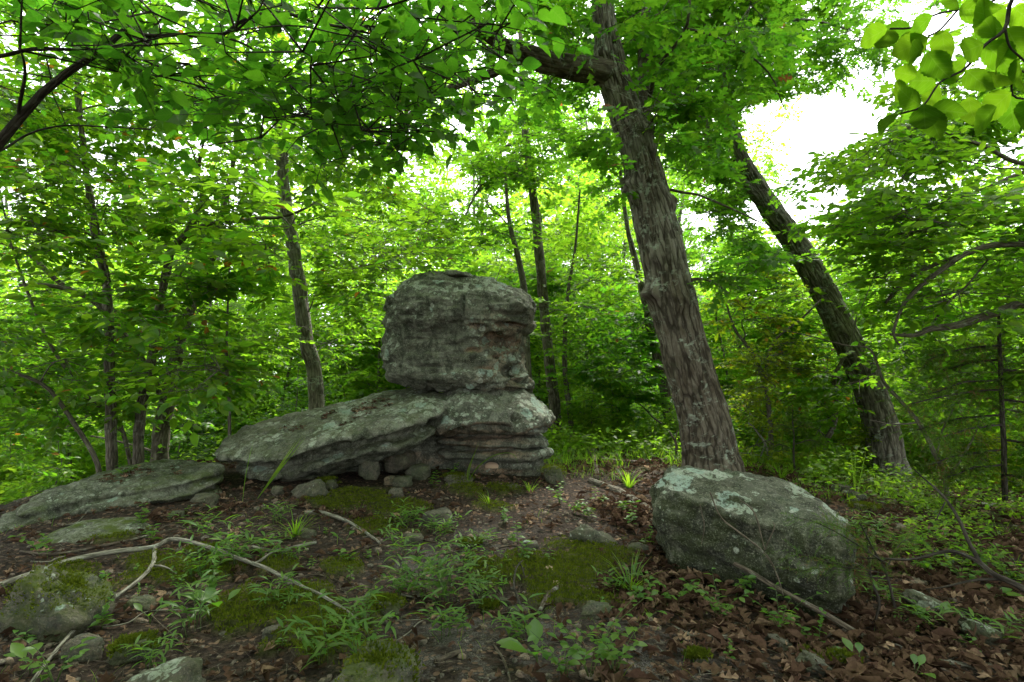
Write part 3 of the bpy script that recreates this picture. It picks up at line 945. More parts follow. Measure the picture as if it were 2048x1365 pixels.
# lines of sight kept open so that the big stems stand free of their neighbours' leaves: (outline, nearer than, share of sprays kept)
FREE = [([(1165, -80), (1245, -80), (1262, 130), (1335, 300), (1400, 450), (1418, 600), (1490, 950), (1355, 950), (1300, 640), (1262, 450), (1208, 250), (1172, 140)], 6.4, .04),
        ([(1030, 85), (1190, 105), (1190, 185), (1030, 150)], 6.1, .05),
        ([(1450, 250), (1500, 280), (1640, 470), (1725, 630), (1840, 970), (1740, 970), (1655, 720), (1590, 580), (1490, 400)], 8.8, .14),
        ([(1405, -60), (1470, -60), (1485, 180), (1505, 290), (1450, 290), (1430, 120)], 8.9, .35),
        ([(1760, 560), (1960, 480), (2060, 470), (2060, 640), (1860, 690), (1770, 690)], 5.3, .12),
        ([(140, 100), (185, 300), (238, 470), (250, 960), (203, 960), (203, 560), (165, 400), (140, 200)], 6.9, .12), ([(545, 300), (598, 300), (655, 800), (600, 800)], 9.6, .10),
        ([(340, 700), (385, 560), (400, 660), (345, 940), (300, 940)], 8.4, .25),
        ([(320, 560), (365, 440), (415, 420), (350, 560), (320, 720), (300, 950), (257, 950), (265, 820)], 7.2, .14), ([(1060, 500), (1110, 500), (1135, 900), (1085, 900)], 10, .3),
        ([(750, 530), (1090, 530), (1115, 860), (890, 950), (430, 930), (480, 810), (750, 745)], 6.9, 0.0)]
def free_view(p, rng):
    px, py, d = proj(p)
    k = np.zeros(len(p), bool)
    for poly, dm, keep in FREE:
        k |= inpoly(px, py, poly) & (d < dm) & (d > 0) & (rng.uniform(0, 1, len(p)) > keep)
    return k

class Tree:
    """one tree: trunk, limbs and leaves; every limb and leaf belongs to it"""
    def __init__(s, name, label, cat, trunk, bark, leaf, tpl, lsize, seed, group=None, sides=14, relief=0.0, knots=(), flare=.0, n=None, oneleaf=0, split=True):
        s.name, s.label, s.cat, s.group = name, label, cat, group
        s.rng = np.random.RandomState(seed)
        s.seed = seed
        s.bark, s.leaf, s.tpl, s.lsize, s.oneleaf = bark, leaf, tpl, lsize, oneleaf
        s.mb, s.br = MB(), MB()
        s.L = [[], [], [], []]
        s.limbs = []
        s.big = []
        s.paths = []
        t = np.array(trunk, float)
        pts = P(t[:, 0], t[:, 1], t[:, 2])
        rad = t[:, 3] / FPX * t[:, 2] / 2
        s.base = pts[0].copy()
        s.base[2] = GH(pts[0][0], pts[0][1])
        pts[0][2] = min(pts[0][2], s.base[2] - .12)
        s.limb(pts, rad, s.mb, n=n, sides=sides, relief=relief, knots=knots, flare=flare)
    def limb(s, pts, rad, mb, n=None, sides=10, relief=0.0, knots=(), flare=0.0, wig=0.0):
        pr = np.column_stack([pts, rad])
        L = np.linalg.norm(np.diff(pts, axis=0), axis=1).sum()
        n = n or int(np.clip(L / .12, 6, 60))
        c = catmull(pr, n)
        path, r = c[:, :3].copy(), np.maximum(c[:, 3], .003)
        if flare:
            hgt = np.linalg.norm(path - path[0], axis=1)
            r = r * (1 + flare * np.exp(-hgt / .22))
        if wig:
            path += wig * np.stack([fbm(np.column_stack([path[:, 2] * 1.7 + s.seed * 3 + 9 * k, path[:, 0] * 1.7, path[:, 1] * 1.7]), 2) for k in range(3)], 1) * np.minimum(np.linspace(0, 4, n), 1)[:, None]
        g, nr, bc = tube_grid(path, r, sides)
        tone = np.full(g.shape[:2], .5)
        if relief:
            wob = .007 * np.stack([noise(bc * 14 + 3), noise(bc * 14 + 8), noise(bc * 9)], -1) + .02 * np.stack([noise(bc * 3.5 + 3), noise(bc * 3.5 + 8), 0 * bc[..., 0]], -1)
            k1 = min(30.0, 6.5 / max(float(r.max()) * .6, .03))
            e1, id1 = cracks((bc + wob) * np.array([k1, k1, k1 * .10]), s.seed)
            fis = sstep(.24, .02, e1) * (.55 + .6 * sstep(-.3, .2, noise(bc * 6 + 2)))
            tone = 1 - fis * .95
            g = g + nr * (-relief * fis + relief * .55 * (id1 - .5) * (1 - fis) + .018 * noise(bc * 3.0) + .006 * noise(bc * 12) + .004 * noise(bc * 40))[..., None]
            for (kx, ky, kd, kr, kh) in knots:
                kp = P(kx, ky, kd)
                e = np.linalg.norm(g - kp, axis=-1) / kr
                b = np.exp(-e ** 2 * 1.5)
                g = g + nr * (kh * b * (1 + .9 * noise(g * 14)))[..., None]
        mb.add(g.reshape(-1, 3), [grid_faces(n, sides)], tone.ravel(), bc.reshape(-1, 3))
        b0 = mb.n - n * sides
        mb.f.append((np.arange(sides) + (n - 1) * sides)[None] + b0)
        s.paths.append((path, r))
        return path, r
    def pxlimb(s, t, **kw):
        t = np.array(t, float)
        s.big.append(MB())
        return s.limb(P(t[:, 0], t[:, 1], t[:, 2]), t[:, 3] / FPX * t[:, 2] / 2, s.big[-1], **kw)
    def grow(s, c, r, nc=5, ns=6, nl=9, layered=.55, connect=True, slen=.36, size=None, up=1.0):
        """a clump of foliage round c, joined to the nearest limb by a branch"""
        rng = s.rng
        c = np.asarray(c, float)
        cc = c + unit(rng.normal(0, 1, (nc, 3))) * (rng.uniform(.3, 1, (nc, 1)) ** .5) * np.array([r, r, r * layered])
        # sprays
        o = np.repeat(cc, ns, 0) + rng.normal(0, .22 * r, (nc * ns, 3)) * np.array([1, 1, .45])
        ang = rng.uniform(0, 2 * math.pi, len(o))
        outw = unit(o - c)
        d = np.column_stack([np.cos(ang), np.sin(ang), rng.uniform(-.28, .2, len(o))]) + .9 * outw * np.array([1, 1, .5])
        d = unit(d)
        keep = ~open_sky(o + d * slen * .6) & ~free_view(o + d * slen * .5, rng)
        fpx, fpy, fd = proj(o)
        keep &= ~((fd < 1.2) & (np.abs(fpx - 1024) < 1500))
        keep &= o[:, 2] > GH(o[:, 0], o[:, 1]) + .08
        o, d = o[keep], d[keep]
        if not len(o):
            return
        cidx = np.repeat(np.arange(nc), ns)[keep]
        if connect:
            best = None
            for path, rad in s.paths:
                hd = np.hypot(path[:, 0] - c[0], path[:, 1] - c[1])
                cost = np.linalg.norm(path - c, axis=1) + 1.3 * np.maximum(0, path[:, 2] - (c[2] - .25 * hd))
                k = int(np.argmin(cost))
                if best is None or cost[k] < best[0]:
                    best = (cost[k], path[k], rad[k])
            a, ra = best[1], best[2]
            dist = np.linalg.norm(c - a)
            mid = a * .5 + c * .5 + np.array([0, 0, .08 * dist]) + rng.normal(0, .06 * dist, 3)
            q1 = a * .78 + mid * .22 + rng.normal(0, .03 * dist, 3)
            r0 = min(ra * .55, .008 + .0065 * dist)
            s.limb(np.array([a, q1, mid, c]), np.array([r0, r0 * .8, r0 * .6, r0 * .3]), s.br, sides=5, n=10, wig=.03 * dist)
        us = np.unique(cidx)
        add_prisms(s.br, np.repeat(c[None], len(us), 0), cc[us], .0055, .0032)
        add_prisms(s.br, cc[cidx], o, .0032, .0022)
        sl = slen * rng.uniform(.7, 1.25, len(o))
        add_prisms(s.br, o, o + d * sl[:, None] * .95, .0022, .001)
        side = unit(np.cross(d, [0, 0, 1.0]))
        m = nl
        j = np.arange(m)
        tt = (j + .6) / m
        sg = np.where(j % 2 == 0, 1.0, -1.0)
        sg[-1] = 0
        pos = o[:, None] + d[:, None] * (sl[:, None] * tt[None])[..., None]
        ax = d[:, None] * (.55 + .4 * (tt ** 2))[None, :, None] + side[:, None] * (sg * .85)[None, :, None]
        ax = ax + rng.normal(0, .18, ax.shape) + np.array([0, 0, -.16])
        ax = unit(ax)
        nm = np.array([0, -.12, up]) + rng.normal(0, .52, ax.shape)
        sz = (size or s.lsize) * rng.uniform(.65, 1.2, ax.shape[:2])
        ct = rng.uniform(0, 1, nc)[cidx]
        tone = np.clip(.5 * ct[:, None] + .5 * rng.uniform(0, 1, ax.shape[:2]), 0, .999)
        for k, a in enumerate((pos.reshape(-1, 3), ax.reshape(-1, 3), nm.reshape(-1, 3), sz.ravel())):
            s.L[k].append(a)
        s.limbs.append(tone.ravel())
    def finish(s):
        e = tag(link(s.name, None, None, s.base), s.label, s.cat, s.group)
        link("trunk", s.mb.mesh("trunk", s.bark, s.base), e)
        if s.br.n:
            link("twigs", s.br.mesh("twigs", s.bark, s.base), e)['kind'] = 'stuff'
        for q in s.big:
            link("limb", q.mesh("limb", s.bark, s.base), e)
        if s.L[0]:
            pos, ax, nm, sz = (np.concatenate(a) for a in s.L)
            tone = np.concatenate(s.limbs)
            sel = np.zeros(len(pos), bool)
            if s.oneleaf:
                px, py, d = proj(pos)
                vis = (px > 0) & (px < 2048) & (py > 0) & (py < 1365) & (d > .5)
                app = np.where(vis, sz / np.maximum(d, .3), 0)
                sel[np.argsort(-app)[:s.oneleaf]] = True
                sel &= vis
                me = leaf_mesh("leaf", s.tpl, s.leaf)
                leaf_objects(e, me, pos[sel], ax[sel], nm[sel], sz[sel], s.base)
            mb = MB()
            add_leaves(mb, s.tpl, pos[~sel], ax[~sel], nm[~sel], sz[~sel], tone[~sel])
            if mb.n:
                o = link("crown", mb.mesh("crown", s.leaf, s.base, smooth=False), e)
                if s.oneleaf:
                    o['kind'] = 'stuff'
        return e

T = {}
T['oak'] = Tree("oak_tree", "stout lichen-streaked oak leaning left behind the right-hand boulder", "tree",
    [(1432, 1000, 6.2, 124.1), (1424, 930, 6.2, 110.9), (1412, 860, 6.2, 103.4), (1390, 780, 6.15, 94.9), (1366, 690, 6.1, 92.1), (1345, 600, 6.1, 92.1), (1325, 500, 6.1, 88.4), (1300, 400, 6.1, 80.8),
     (1275, 300, 6.1, 72.4), (1245, 210, 6.1, 65.8), (1222, 130, 6.1, 62.0), (1210, 60, 6.1, 48.9), (1203, 0, 6.1, 43.2), (1190, -150, 6.2, 39.5), (1150, -400, 6.3, 32.0), (1120, -700, 6.5, 16.9)],
    M['bark_oak'], M['leaf_oak'], T_OAK, .15, 3, sides=150, relief=.017, n=480, flare=.30, oneleaf=300,
    knots=[(1300, 585, 6.0, .12, .14), (1256, 372, 6.0, .13, .12), (1195, 110, 5.95, .13, .08), (1380, 455, 6.0, .10, .09), (1300, 255, 5.95, .09, .06), (1345, 405, 6.0, .08, .06), (1370, 600, 5.85, .10, .04)])
t = T['oak']
t.pxlimb([(1215, 150, 6.1, 62), (1185, 142, 6.0, 56), (1150, 136, 5.95, 50), (1100, 126, 5.85, 46), (1060, 114, 5.8, 42), (1015, 96, 5.7, 30), (960, 62, 5.5, 24), (900, 20, 5.3, 18), (830, -60, 5.2, 12)], sides=40, n=110, relief=.018)
t.pxlimb([(1050, 112, 5.8, 24), (960, 158, 5.95, 17), (880, 185, 6.0, 15), (835, 215, 6.0, 14), (800, 265, 6.05, 11), (765, 318, 6.1, 7)], wig=.03)
t.pxlimb([(1305, 268, 6.15, 16), (1292, 230, 6.3, 22), (1288, 160, 6.4, 24), (1287, 80, 6.5, 20), (1295, 0, 6.7, 18), (1320, -160, 7, 12)], sides=16)
t.pxlimb([(1295, 215, 6.3, 9), (1320, 130, 6.0, 8), (1372, 60, 5.7, 7), (1380, -20, 5.5, 5)], wig=.02)
t.pxlimb([(1372, 58, 5.7, 6), (1430, 75, 5.7, 5), (1500, 115, 5.7, 4), (1545, 160, 5.7, 3), (1568, 215, 5.7, 2)], wig=.03)
t.pxlimb([(1340, 380, 6.0, 6), (1400, 392, 5.9, 5), (1470, 420, 5.8, 4), (1530, 450, 5.8, 2)], wig=.03)
t.pxlimb([(1385, 560, 5.9, 8), (1420, 560, 5.7, 5), (1460, 585, 5.6, 3)], wig=.02)

T['oak2'] = Tree("oak_tree", "dark rough-barked oak bent left under the open patch of sky", "tree",
    [(1790, 990, 8.8, 84), (1775, 930, 8.8, 72), (1762, 860, 8.8, 63), (1735, 770, 8.8, 57), (1690, 670, 8.8, 53), (1640, 570, 8.8, 50), (1585, 480, 8.8, 47), (1530, 400, 8.8, 40), (1490, 335, 8.8, 34),
     (1465, 270, 8.8, 31), (1455, 180, 8.9, 28), (1440, 100, 9, 26), (1436, 20, 9, 22), (1440, -80, 9, 20), (1460, -300, 9.5, 12)],
    M['bark_dark'], M['leaf_oak'], T_OAK, .135, 4, sides=80, relief=.026, n=300, flare=.14, oneleaf=120)
t = T['oak2']
t.pxlimb([(1545, 425, 8.8, 28), (1490, 370, 8.8, 22), (1440, 310, 8.9, 22), (1400, 230, 9.0, 20), (1365, 160, 9.1, 16), (1330, 80, 9.3, 12), (1300, -60, 9.5, 8)], sides=20)
t.pxlimb([(1460, 120, 8.9, 10), (1530, 60, 8.5, 8), (1600, 40, 8.2, 6), (1700, 60, 8.0, 4)], wig=.05)

def left(name, lab, trunk, seed, leaf='leaf_under', bark='bark_thin', tpl=T_MID, size=.105, one=120, **kw):
    trunk = [(q[0], q[1], q[2], q[3] * .86) for q in trunk]
    return Tree(name, lab, "tree", trunk, M[bark], M[leaf], tpl, size, seed, oneleaf=one, **kw)
T['a'] = left("young_tree", "tall straight young tree nearest the left edge of the hilltop",
    [(226, 955, 6.9, 25), (222, 850, 6.9, 23), (218, 700, 6.9, 21), (213, 570, 6.9, 20), (193, 480, 6.9, 19), (178, 380, 6.9, 16), (165, 280, 6.9, 13), (153, 150, 6.9, 11), (140, 0, 6.9, 9), (120, -150, 7, 6)], 11, relief=.006, sides=24, n=120)
T['b'] = left("young_tree", "snaking young tree that forks right above the left ledge",
    [(276, 950, 7.2, 25), (278, 870, 7.2, 22), (285, 800, 7.2, 22), (303, 720, 7.2, 21), (315, 640, 7.2, 19), (328, 570, 7.2, 18), (345, 500, 7.2, 17), (378, 460, 7.2, 16), (403, 400, 7.2, 10), (397, 340, 7.2, 8), (410, 250, 7.2, 6), (400, 120, 7.2, 4)], 12, relief=.006, sides=24, n=130)
T['b'].pxlimb([(375, 463, 7.2, 13), (430, 447, 7.1, 10), (500, 440, 7.0, 8), (570, 432, 6.9, 6), (650, 400, 6.8, 3)], wig=.04)
T['c'] = left("tree", "thick forked tree trunk behind the two slim left-hand trees",
    [(318, 945, 8.4, 42), (322, 870, 8.4, 36), (335, 800, 8.4, 33), (350, 730, 8.4, 30), (366, 660, 8.4, 26), (395, 590, 8.4, 18), (430, 500, 8.4, 15), (450, 400, 8.5, 12), (480, 250, 8.6, 8), (500, 50, 8.8, 5)], 13, relief=.01, sides=28, n=120)
T['c'].pxlimb([(338, 815, 8.3, 18), (312, 770, 8.2, 14), (270, 700, 8.0, 14), (225, 645, 7.8, 13), (180, 600, 7.6, 12), (120, 575, 7.4, 9), (40, 570, 7.2, 5)], wig=.03)
T['c'].pxlimb([(190, 605, 7.7, 9), (110, 560, 7.5, 10), (60, 510, 7.5, 8), (20, 490, 7.5, 6), (-60, 470, 7.4, 4)], wig=.03)
T['d'] = left("tree", "straight dark tree rising behind the long leaning slab",
    [(642, 830, 9.6, 38), (630, 760, 9.6, 35), (615, 690, 9.6, 34), (602, 600, 9.6, 33), (585, 490, 9.6, 31), (570, 400, 9.6, 29), (562, 300, 9.6, 26), (552, 150, 9.6, 22), (548, 0, 9.6, 18), (545, -150, 9.6, 14)], 14, bark='bark_dark', relief=.012, sides=36, n=170)
T['e'] = left("young_tree", "curved grey sapling arching over the left edge of the hill",
    [(205, 960, 6.2, 12), (190, 915, 6.2, 11), (150, 850, 6.2, 10), (100, 780, 6.1, 9), (60, 757, 6.0, 8), (0, 735, 5.9, 7), (-80, 690, 5.8, 4)], 15, one=60)
T['f'] = left("young_tree", "thin sapling slanting left behind the tall young tree",
    [(280, 880, 7.6, 10), (240, 850, 7.4, 9), (180, 800, 7.2, 9), (130, 735, 7.0, 8), (90, 670, 6.9, 7), (50, 570, 6.8, 6), (20, 480, 6.7, 4), (0, 380, 6.7, 3)], 16, one=80)
T['g'] = left("sapling", "pencil-thin sapling beside the tip of the leaning slab",
    [(462, 890, 6.4, 8), (458, 800, 6.4, 7), (453, 720, 6.4, 7), (456, 600, 6.4, 4), (460, 480, 6.4, 3.5), (455, 330, 6.4, 2)], 17, one=80, size=.13)
T['h'] = left("tree", "slim grey tree standing just right of the balanced boulder",
    [(1117, 905, 10, 28), (1110, 820, 10, 27), (1098, 720, 10, 25), (1087, 600, 10, 24), (1075, 470, 10, 22), (1065, 380, 10, 20), (1053, 290, 10, 18), (1045, 200, 10, 14), (1040, 60, 10, 11), (1030, -120, 10, 8)], 18, bark='bark_thin', leaf='leaf_oak', tpl=T_OAK, size=.14, relief=.007, sides=24, n=130)
T['h'].pxlimb([(1052, 312, 10, 7), (1015, 318, 9.8, 7), (975, 350, 9.6, 6), (935, 420, 9.4, 4), (905, 470, 9.2, 3)], wig=.04)
T['h'].pxlimb([(1046, 285, 10, 6), (1015, 290, 9.9, 7), (985, 325, 9.7, 6), (950, 380, 9.6, 3)], wig=.04)
T['i'] = left("young_tree", "bent thin tree close beside the slim grey tree",
    [(1147, 900, 9.2, 14), (1140, 830, 9.2, 13), (1130, 740, 9.2, 12), (1131, 640, 9.2, 10), (1138, 570, 9.2, 8), (1150, 500, 9.2, 6), (1160, 380, 9.3, 4)], 19, one=60)
T['j'] = left("tree", "mottled crooked tree seen left of the stout oak's trunk",
    [(1352, 905, 9.5, 28), (1342, 850, 9.5, 26), (1325, 760, 9.5, 24), (1306, 680, 9.5, 22), (1290, 600, 9.5, 19), (1268, 510, 9.6, 14), (1252, 440, 9.7, 10), (1240, 330, 9.8, 7)], 20, bark='bark_oak', leaf='leaf_oak', tpl=T_OAK, size=.14, relief=.006, sides=20, n=110)
T['k'] = left("tree", "dark slender tree half hidden behind the balanced boulder",
    [(1062, 900, 9.0, 20), (1058, 800, 9, 19), (1052, 680, 9, 18), (1048, 580, 9, 16), (1035, 510, 9, 13), (1018, 440, 9, 10), (1010, 340, 9, 6)], 21, bark='bark_dark', one=60)
T['l'] = left("tree", "understory tree reaching in from the right with mossy crooked limbs",
    [(2330, 1050, 6.0, 90), (2320, 900, 6.0, 80), (2290, 750, 6.0, 70), (2260, 600, 6.0, 62), (2250, 450, 6, 50), (2230, 250, 6.0, 36), (2200, 0, 6.2, 20)], 22, bark='bark_thin', one=200, relief=.01, sides=24, n=90)
t = T['l']
t.pxlimb([(2280, 660, 6.0, 30), (2150, 620, 5.7, 22), (2048, 610, 5.5, 17), (1985, 630, 5.4, 16), (1920, 650, 5.4, 15), (1860, 660, 5.4, 12), (1830, 672, 5.4, 9), (1780, 668, 5.4, 5)], sides=14, n=60, wig=.02)
t.pxlimb([(2260, 560, 6.0, 26), (2130, 500, 5.6, 15), (2020, 488, 5.4, 12), (1950, 500, 5.3, 11), (1880, 540, 5.3, 10), (1830, 580, 5.3, 9), (1800, 620, 5.3, 7), (1786, 668, 5.3, 5), (1800, 690, 5.3, 3)], sides=12, n=60, wig=.02)
t.pxlimb([(1960, 498, 5.35, 8), (1870, 530, 5.5, 8), (1810, 560, 5.6, 10), (1770, 605, 5.7, 6)], wig=.02)
t.pxlimb([(2250, 440, 6.0, 20), (2140, 430, 5.7, 10), (2040, 440, 5.6, 8), (1900, 452, 5.6, 6), (1800, 466, 5.6, 5), (1690, 470, 5.6, 3)], wig=.03)
t.pxlimb([(2240, 360, 6.0, 18), (2150, 310, 5.6, 12), (2050, 330, 5.4, 9), (1960, 290, 5.4, 7), (1880, 260, 5.4, 5), (1760, 250, 5.4, 3)], wig=.03)
t.pxlimb([(2150, 320, 5.6, 10), (2048, 345, 5.5, 8), (1960, 380, 5.5, 6), (1870, 420, 5.5, 4), (1780, 480, 5.5, 2)], wig=.03)
t.pxlimb([(1870, 640, 5.4, 5), (1905, 600, 5.5, 5), (1940, 570, 5.6, 4), (1975, 520, 5.7, 3)], wig=.02)
T['m'] = left("young_tree", "small crooked birch-like stem left of the bent dark oak",
    [(1640, 960, 8.2, 12), (1650, 890, 8.2, 12), (1668, 850, 8.2, 12), (1672, 800, 8.2, 11), (1668, 760, 8.2, 10), (1682, 725, 8.2, 8), (1700, 690, 8.3, 5), (1720, 600, 8.4, 3)], 23, bark='bark_oak', one=60)
T['n'] = left("young_tree", "slender yellowing tree behind the right-hand boulder",
    [(1545, 940, 8.0, 12), (1540, 850, 8, 11), (1530, 770, 8, 10), (1500, 700, 8.0, 9), (1470, 660, 8.0, 6), (1450, 600, 8, 3)], 24, leaf='leaf_yellow', tpl=T_SIMPLE, size=.075, one=40)
T['n'].pxlimb([(1528, 760, 8, 7), (1545, 690, 7.9, 5), (1600, 640, 7.8, 4), (1640, 600, 7.7, 3)], wig=.03)

# near dogwood whose boughs hang over the camera
T['dog'] = Tree("dogwood_tree", "dogwood with big oval leaves arching in over the top left", "tree",
    [(-700, 1150, 2.8, 96.0), (-620, 900, 2.7, 84.0), (-500, 650, 2.6, 76.0), (-350, 450, 2.5, 64.0), (-200, 330, 2.45, 48.0)], M['branch_dark'], M['leaf_near'], T_DOG, .080, 31, sides=20, oneleaf=300)
t = T['dog']
t.pxlimb([(-200, 330, 2.45, 32.0), (-60, 330, 2.45, 24.0), (0, 285, 2.45, 19.2), (60, 212, 2.45, 16.0), (120, 155, 2.45, 14.4), (185, 115, 2.45, 12.8), (250, 60, 2.45, 11.2)], sides=14)
t.pxlimb([(250, 60, 2.45, 6.4), (252, 30, 2.45, 5.6), (253, -40, 2.45, 4.8)])
t.pxlimb([(248, 60, 2.45, 8.8), (300, 72, 2.5, 8.0), (360, 70, 2.55, 7.2), (435, 74, 2.6, 7.2), (490, 40, 2.6, 6.4), (560, 25, 2.65, 6.4), (630, 45, 2.7, 5.6), (700, 57, 2.8, 5.6), (760, 68, 2.8, 4.0), (830, 38, 2.9, 3.2), (900, 42, 2.9, 3.2), (1000, 50, 3.0, 2.4), (1045, 35, 3.0, 1.6)], sides=8, n=70)
t.pxlimb([(440, 72, 2.6, 4.8), (500, 95, 2.65, 4.0), (560, 150, 2.7, 3.2), (620, 205, 2.8, 3.2), (700, 245, 2.9, 2.4), (780, 275, 3.0, 1.6)], n=30)
t.pxlimb([(-100, 130, 2.9, 11.2), (0, 113, 2.9, 8.0), (70, 98, 2.9, 7.2), (150, 100, 2.9, 6.4), (240, 98, 2.9, 5.6), (330, 88, 3, 4.0), (420, 85, 3, 3.2), (560, 50, 3, 2.4)], n=40)
t.pxlimb([(220, 95, 2.9, 4.8), (320, 135, 3.0, 4.0), (400, 175, 3.1, 3.2), (480, 200, 3.1, 3.2), (560, 235, 3.2, 2.4), (660, 290, 3.3, 1.6)], n=30)
t.pxlimb([(740, 68, 2.8, 3.2), (800, 110, 2.85, 3.2), (860, 135, 2.9, 2.4), (915, 140, 2.9, 2.4), (1000, 130, 2.9, 1.6), (1080, 118, 2.9, 1.6)], n=30)
t.pxlimb([(700, 57, 2.8, 3.2), (760, 90, 2.85, 2.4), (820, 120, 2.9, 2.4), (870, 140, 2.95, 1.6)], n=24)
t.pxlimb([(-80, 330, 3.0, 7.2), (0, 300, 3.1, 4.8), (80, 262, 3.2, 4.0), (160, 250, 3.3, 3.2), (300, 258, 3.4, 2.4)], n=24, wig=.03)
# near right branch of large backlit leaves
T['vib'] = Tree("broadleaf_tree", "branch of very large toothed leaves hanging in at the top right", "tree",
    [(3300, 1300, 1.9, 120), (3100, 800, 1.8, 100), (2800, 300, 1.75, 70), (2450, -80, 1.7, 40), (2250, -200, 1.7, 24)], M['branch_dark'], M['leaf_vib'], T_VIB, .115, 33, sides=16, oneleaf=160)
t = T['vib']
t.pxlimb([(2300, -180, 1.7, 16), (2120, -60, 1.7, 9), (2030, -10, 1.7, 8), (2010, 58, 1.7, 7), (1970, 90, 1.7, 6), (1930, 138, 1.7, 5), (1880, 165, 1.7, 4), (1846, 212, 1.7, 3), (1800, 228, 1.7, 2)], n=40)
t.pxlimb([(2250, -200, 1.7, 12), (2080, -60, 1.75, 6), (1980, 5, 1.75, 5), (1916, 20, 1.75, 4), (1870, 30, 1.75, 3), (1826, 55, 1.75, 3), (1780, 58, 1.75, 2)], n=40)
t.pxlimb([(2010, 58, 1.7, 5), (2020, 95, 1.7, 4), (2048, 122, 1.7, 4), (2110, 190, 1.7, 4)], n=16)
t.pxlimb([(2110, 190, 1.75, 5), (2035, 140, 1.75, 3), (2025, 190, 1.75, 3), (2060, 200, 1.75, 2)], n=16)
t.pxlimb([(1916, 20, 1.75, 3), (1880, 60, 1.75, 2.5), (1856, 75, 1.75, 2), (1850, 100, 1.75, 1.5)], n=16)

def near_leaf(tree, px, py, d, deg, L, tone=.5, tilt=.35):
    """one large leaf: stalk end at the photo point, blade turned deg round the line of sight"""
    rng = tree.rng
    p = P(px, py, d)
    a = math.radians(deg)
    ax = RGT * math.cos(a) - UPV * math.sin(a) + FWD * rng.uniform(-.35, .35)
    nm = -FWD * rng.uniform(.4, .9) * 1.0 + UPV * rng.uniform(-.5, -.2) * 1.0 + rng.normal(0, tilt, 3) * .6
    tree.L[0].append(p[None]); tree.L[1].append(ax[None]); tree.L[2].append(-nm[None]); tree.L[3].append(np.array([L]))
    tree.limbs.append(np.array([tone]))
rl = [(1800, 228, 150, .095), (1846, 212, 200, .09), (1846, 212, 110, .105), (1858, 222, 70, .10), (1858, 222, 20, .09), (1876, 166, 180, .11), (1876, 166, 100, .10), (1900, 160, 250, .08), (1930, 138, 210, .10), (1930, 138, 60, .10), (1885, 165, 300, .09),
      (1965, 90, 150, .11), (1970, 90, 40, .12), (1990, 70, 240, .13), (2005, 58, 180, .12), (2010, 60, 60, .11), (2020, 95, 120, .11), (2040, 120, 80, .12), (1780, 58, 165, .10), (1780, 60, 120, .09), (1826, 55, 100, .10), (1826, 55, 190, .08),
      (1870, 30, 130, .09), (1880, 60, 70, .10), (1916, 20, 20, .10), (1916, 20, 250, .09), (1856, 75, 150, .11), (1850, 100, 60, .11), (1850, 100, 140, .10), (1950, 10, 300, .09), (1980, 5, 60, .10), (2025, 190, 140, .12), (2025, 190, 60, .11),
      (2060, 200, 100, .12), (1990, 210, 120, .11), (1940, 190, 80, .10), (1915, 210, 150, .09), (1960, 150, 30, .10), (2030, 20, 30, .11), (1830, 150, 190, .08), (1820, 170, 140, .09)]
for (a, b, g_, L_) in rl:
    near_leaf(T['vib'], a + T['vib'].rng.uniform(-5, 5), b + T['vib'].rng.uniform(-5, 5), T['vib'].rng.uniform(1.66, 1.8), g_ + T['vib'].rng.uniform(-12, 12), L_ * 1.0, T['vib'].rng.uniform(.2, .95))

# foliage regions: polygon in the view, depth range, which trees carry it
RG = np.random.RandomState(77)
def region(poly, d0, d1, n, trees, r=(.45, .8), **kw):
    poly = np.array(poly, float)
    lo, hi = poly.min(0), poly.max(0)
    k = 0
    tries = 0
    while k < n and tries < n * 40:
        tries += 1
        x, y = RG.uniform(lo, hi)
        if not inpoly(np.array([x]), np.array([y]), poly)[0]:
            continue
        d = RG.uniform(d0, d1)
        c = P(x, y, d)
        rr = RG.uniform(*r)
        if c[2] < GH(c[0], c[1]) + .35 * rr + .1:
            continue
        bt, bc = None, 1e9
        for nm in trees:
            for path, _ in T[nm].paths:
                cost = np.linalg.norm(path - c, axis=1).min() * RG.uniform(.8, 1.25)
                if cost < bc:
                    bt, bc = nm, cost
        T[bt].grow(c, rr, **kw)
        k += 1

# dogwood overhead
region([(-150, -150), (1000, -150), (1000, 40), (800, 180), (500, 140), (0, 180), (-150, 200)], 2.1, 3.8, 60, ['dog'], r=(.34, .55), nc=3, ns=2, nl=6, slen=.28, layered=.3)
region([(250, 100), (600, 150), (1000, 60), (1040, 160), (920, 300), (700, 330), (420, 250)], 2.6, 4.0, 36, ['dog'], r=(.28, .42), nc=3, ns=2, nl=6, slen=.28, layered=.3)
# left understory
LEFT = ['a', 'b', 'c', 'd', 'e', 'f', 'g']
region([(-250, 120), (520, 180), (860, 300), (840, 520), (600, 640), (450, 760), (-250, 800)], 5.4, 9.5, 95, LEFT, nc=5, ns=8, nl=8)
region([(-250, 560), (430, 600), (450, 840), (200, 900), (-250, 930)], 6.2, 9.5, 34, LEFT, nc=5, ns=8, nl=8)
region([(-250, -120), (500, -120), (900, 100), (800, 330), (-250, 300)], 6.0, 10.0, 50, LEFT, nc=5, ns=8, nl=8)
# centre
MID = ['h', 'i', 'k', 'd', 'oak']
region([(560, 200), (1180, 160), (1240, 420), (1050, 520), (880, 460), (620, 560)], 8.0, 11.5, 44, MID, nc=5, ns=8, nl=8)
region([(650, 540), (780, 560), (770, 700), (660, 740)], 8.5, 11.5, 6, ['d', 'k'], nc=5, ns=8, nl=8)
region([(1060, 560), (1290, 500), (1320, 800), (1150, 860), (1080, 800)], 8.6, 11, 22, ['h', 'i', 'j'], nc=5, ns=8, nl=8)
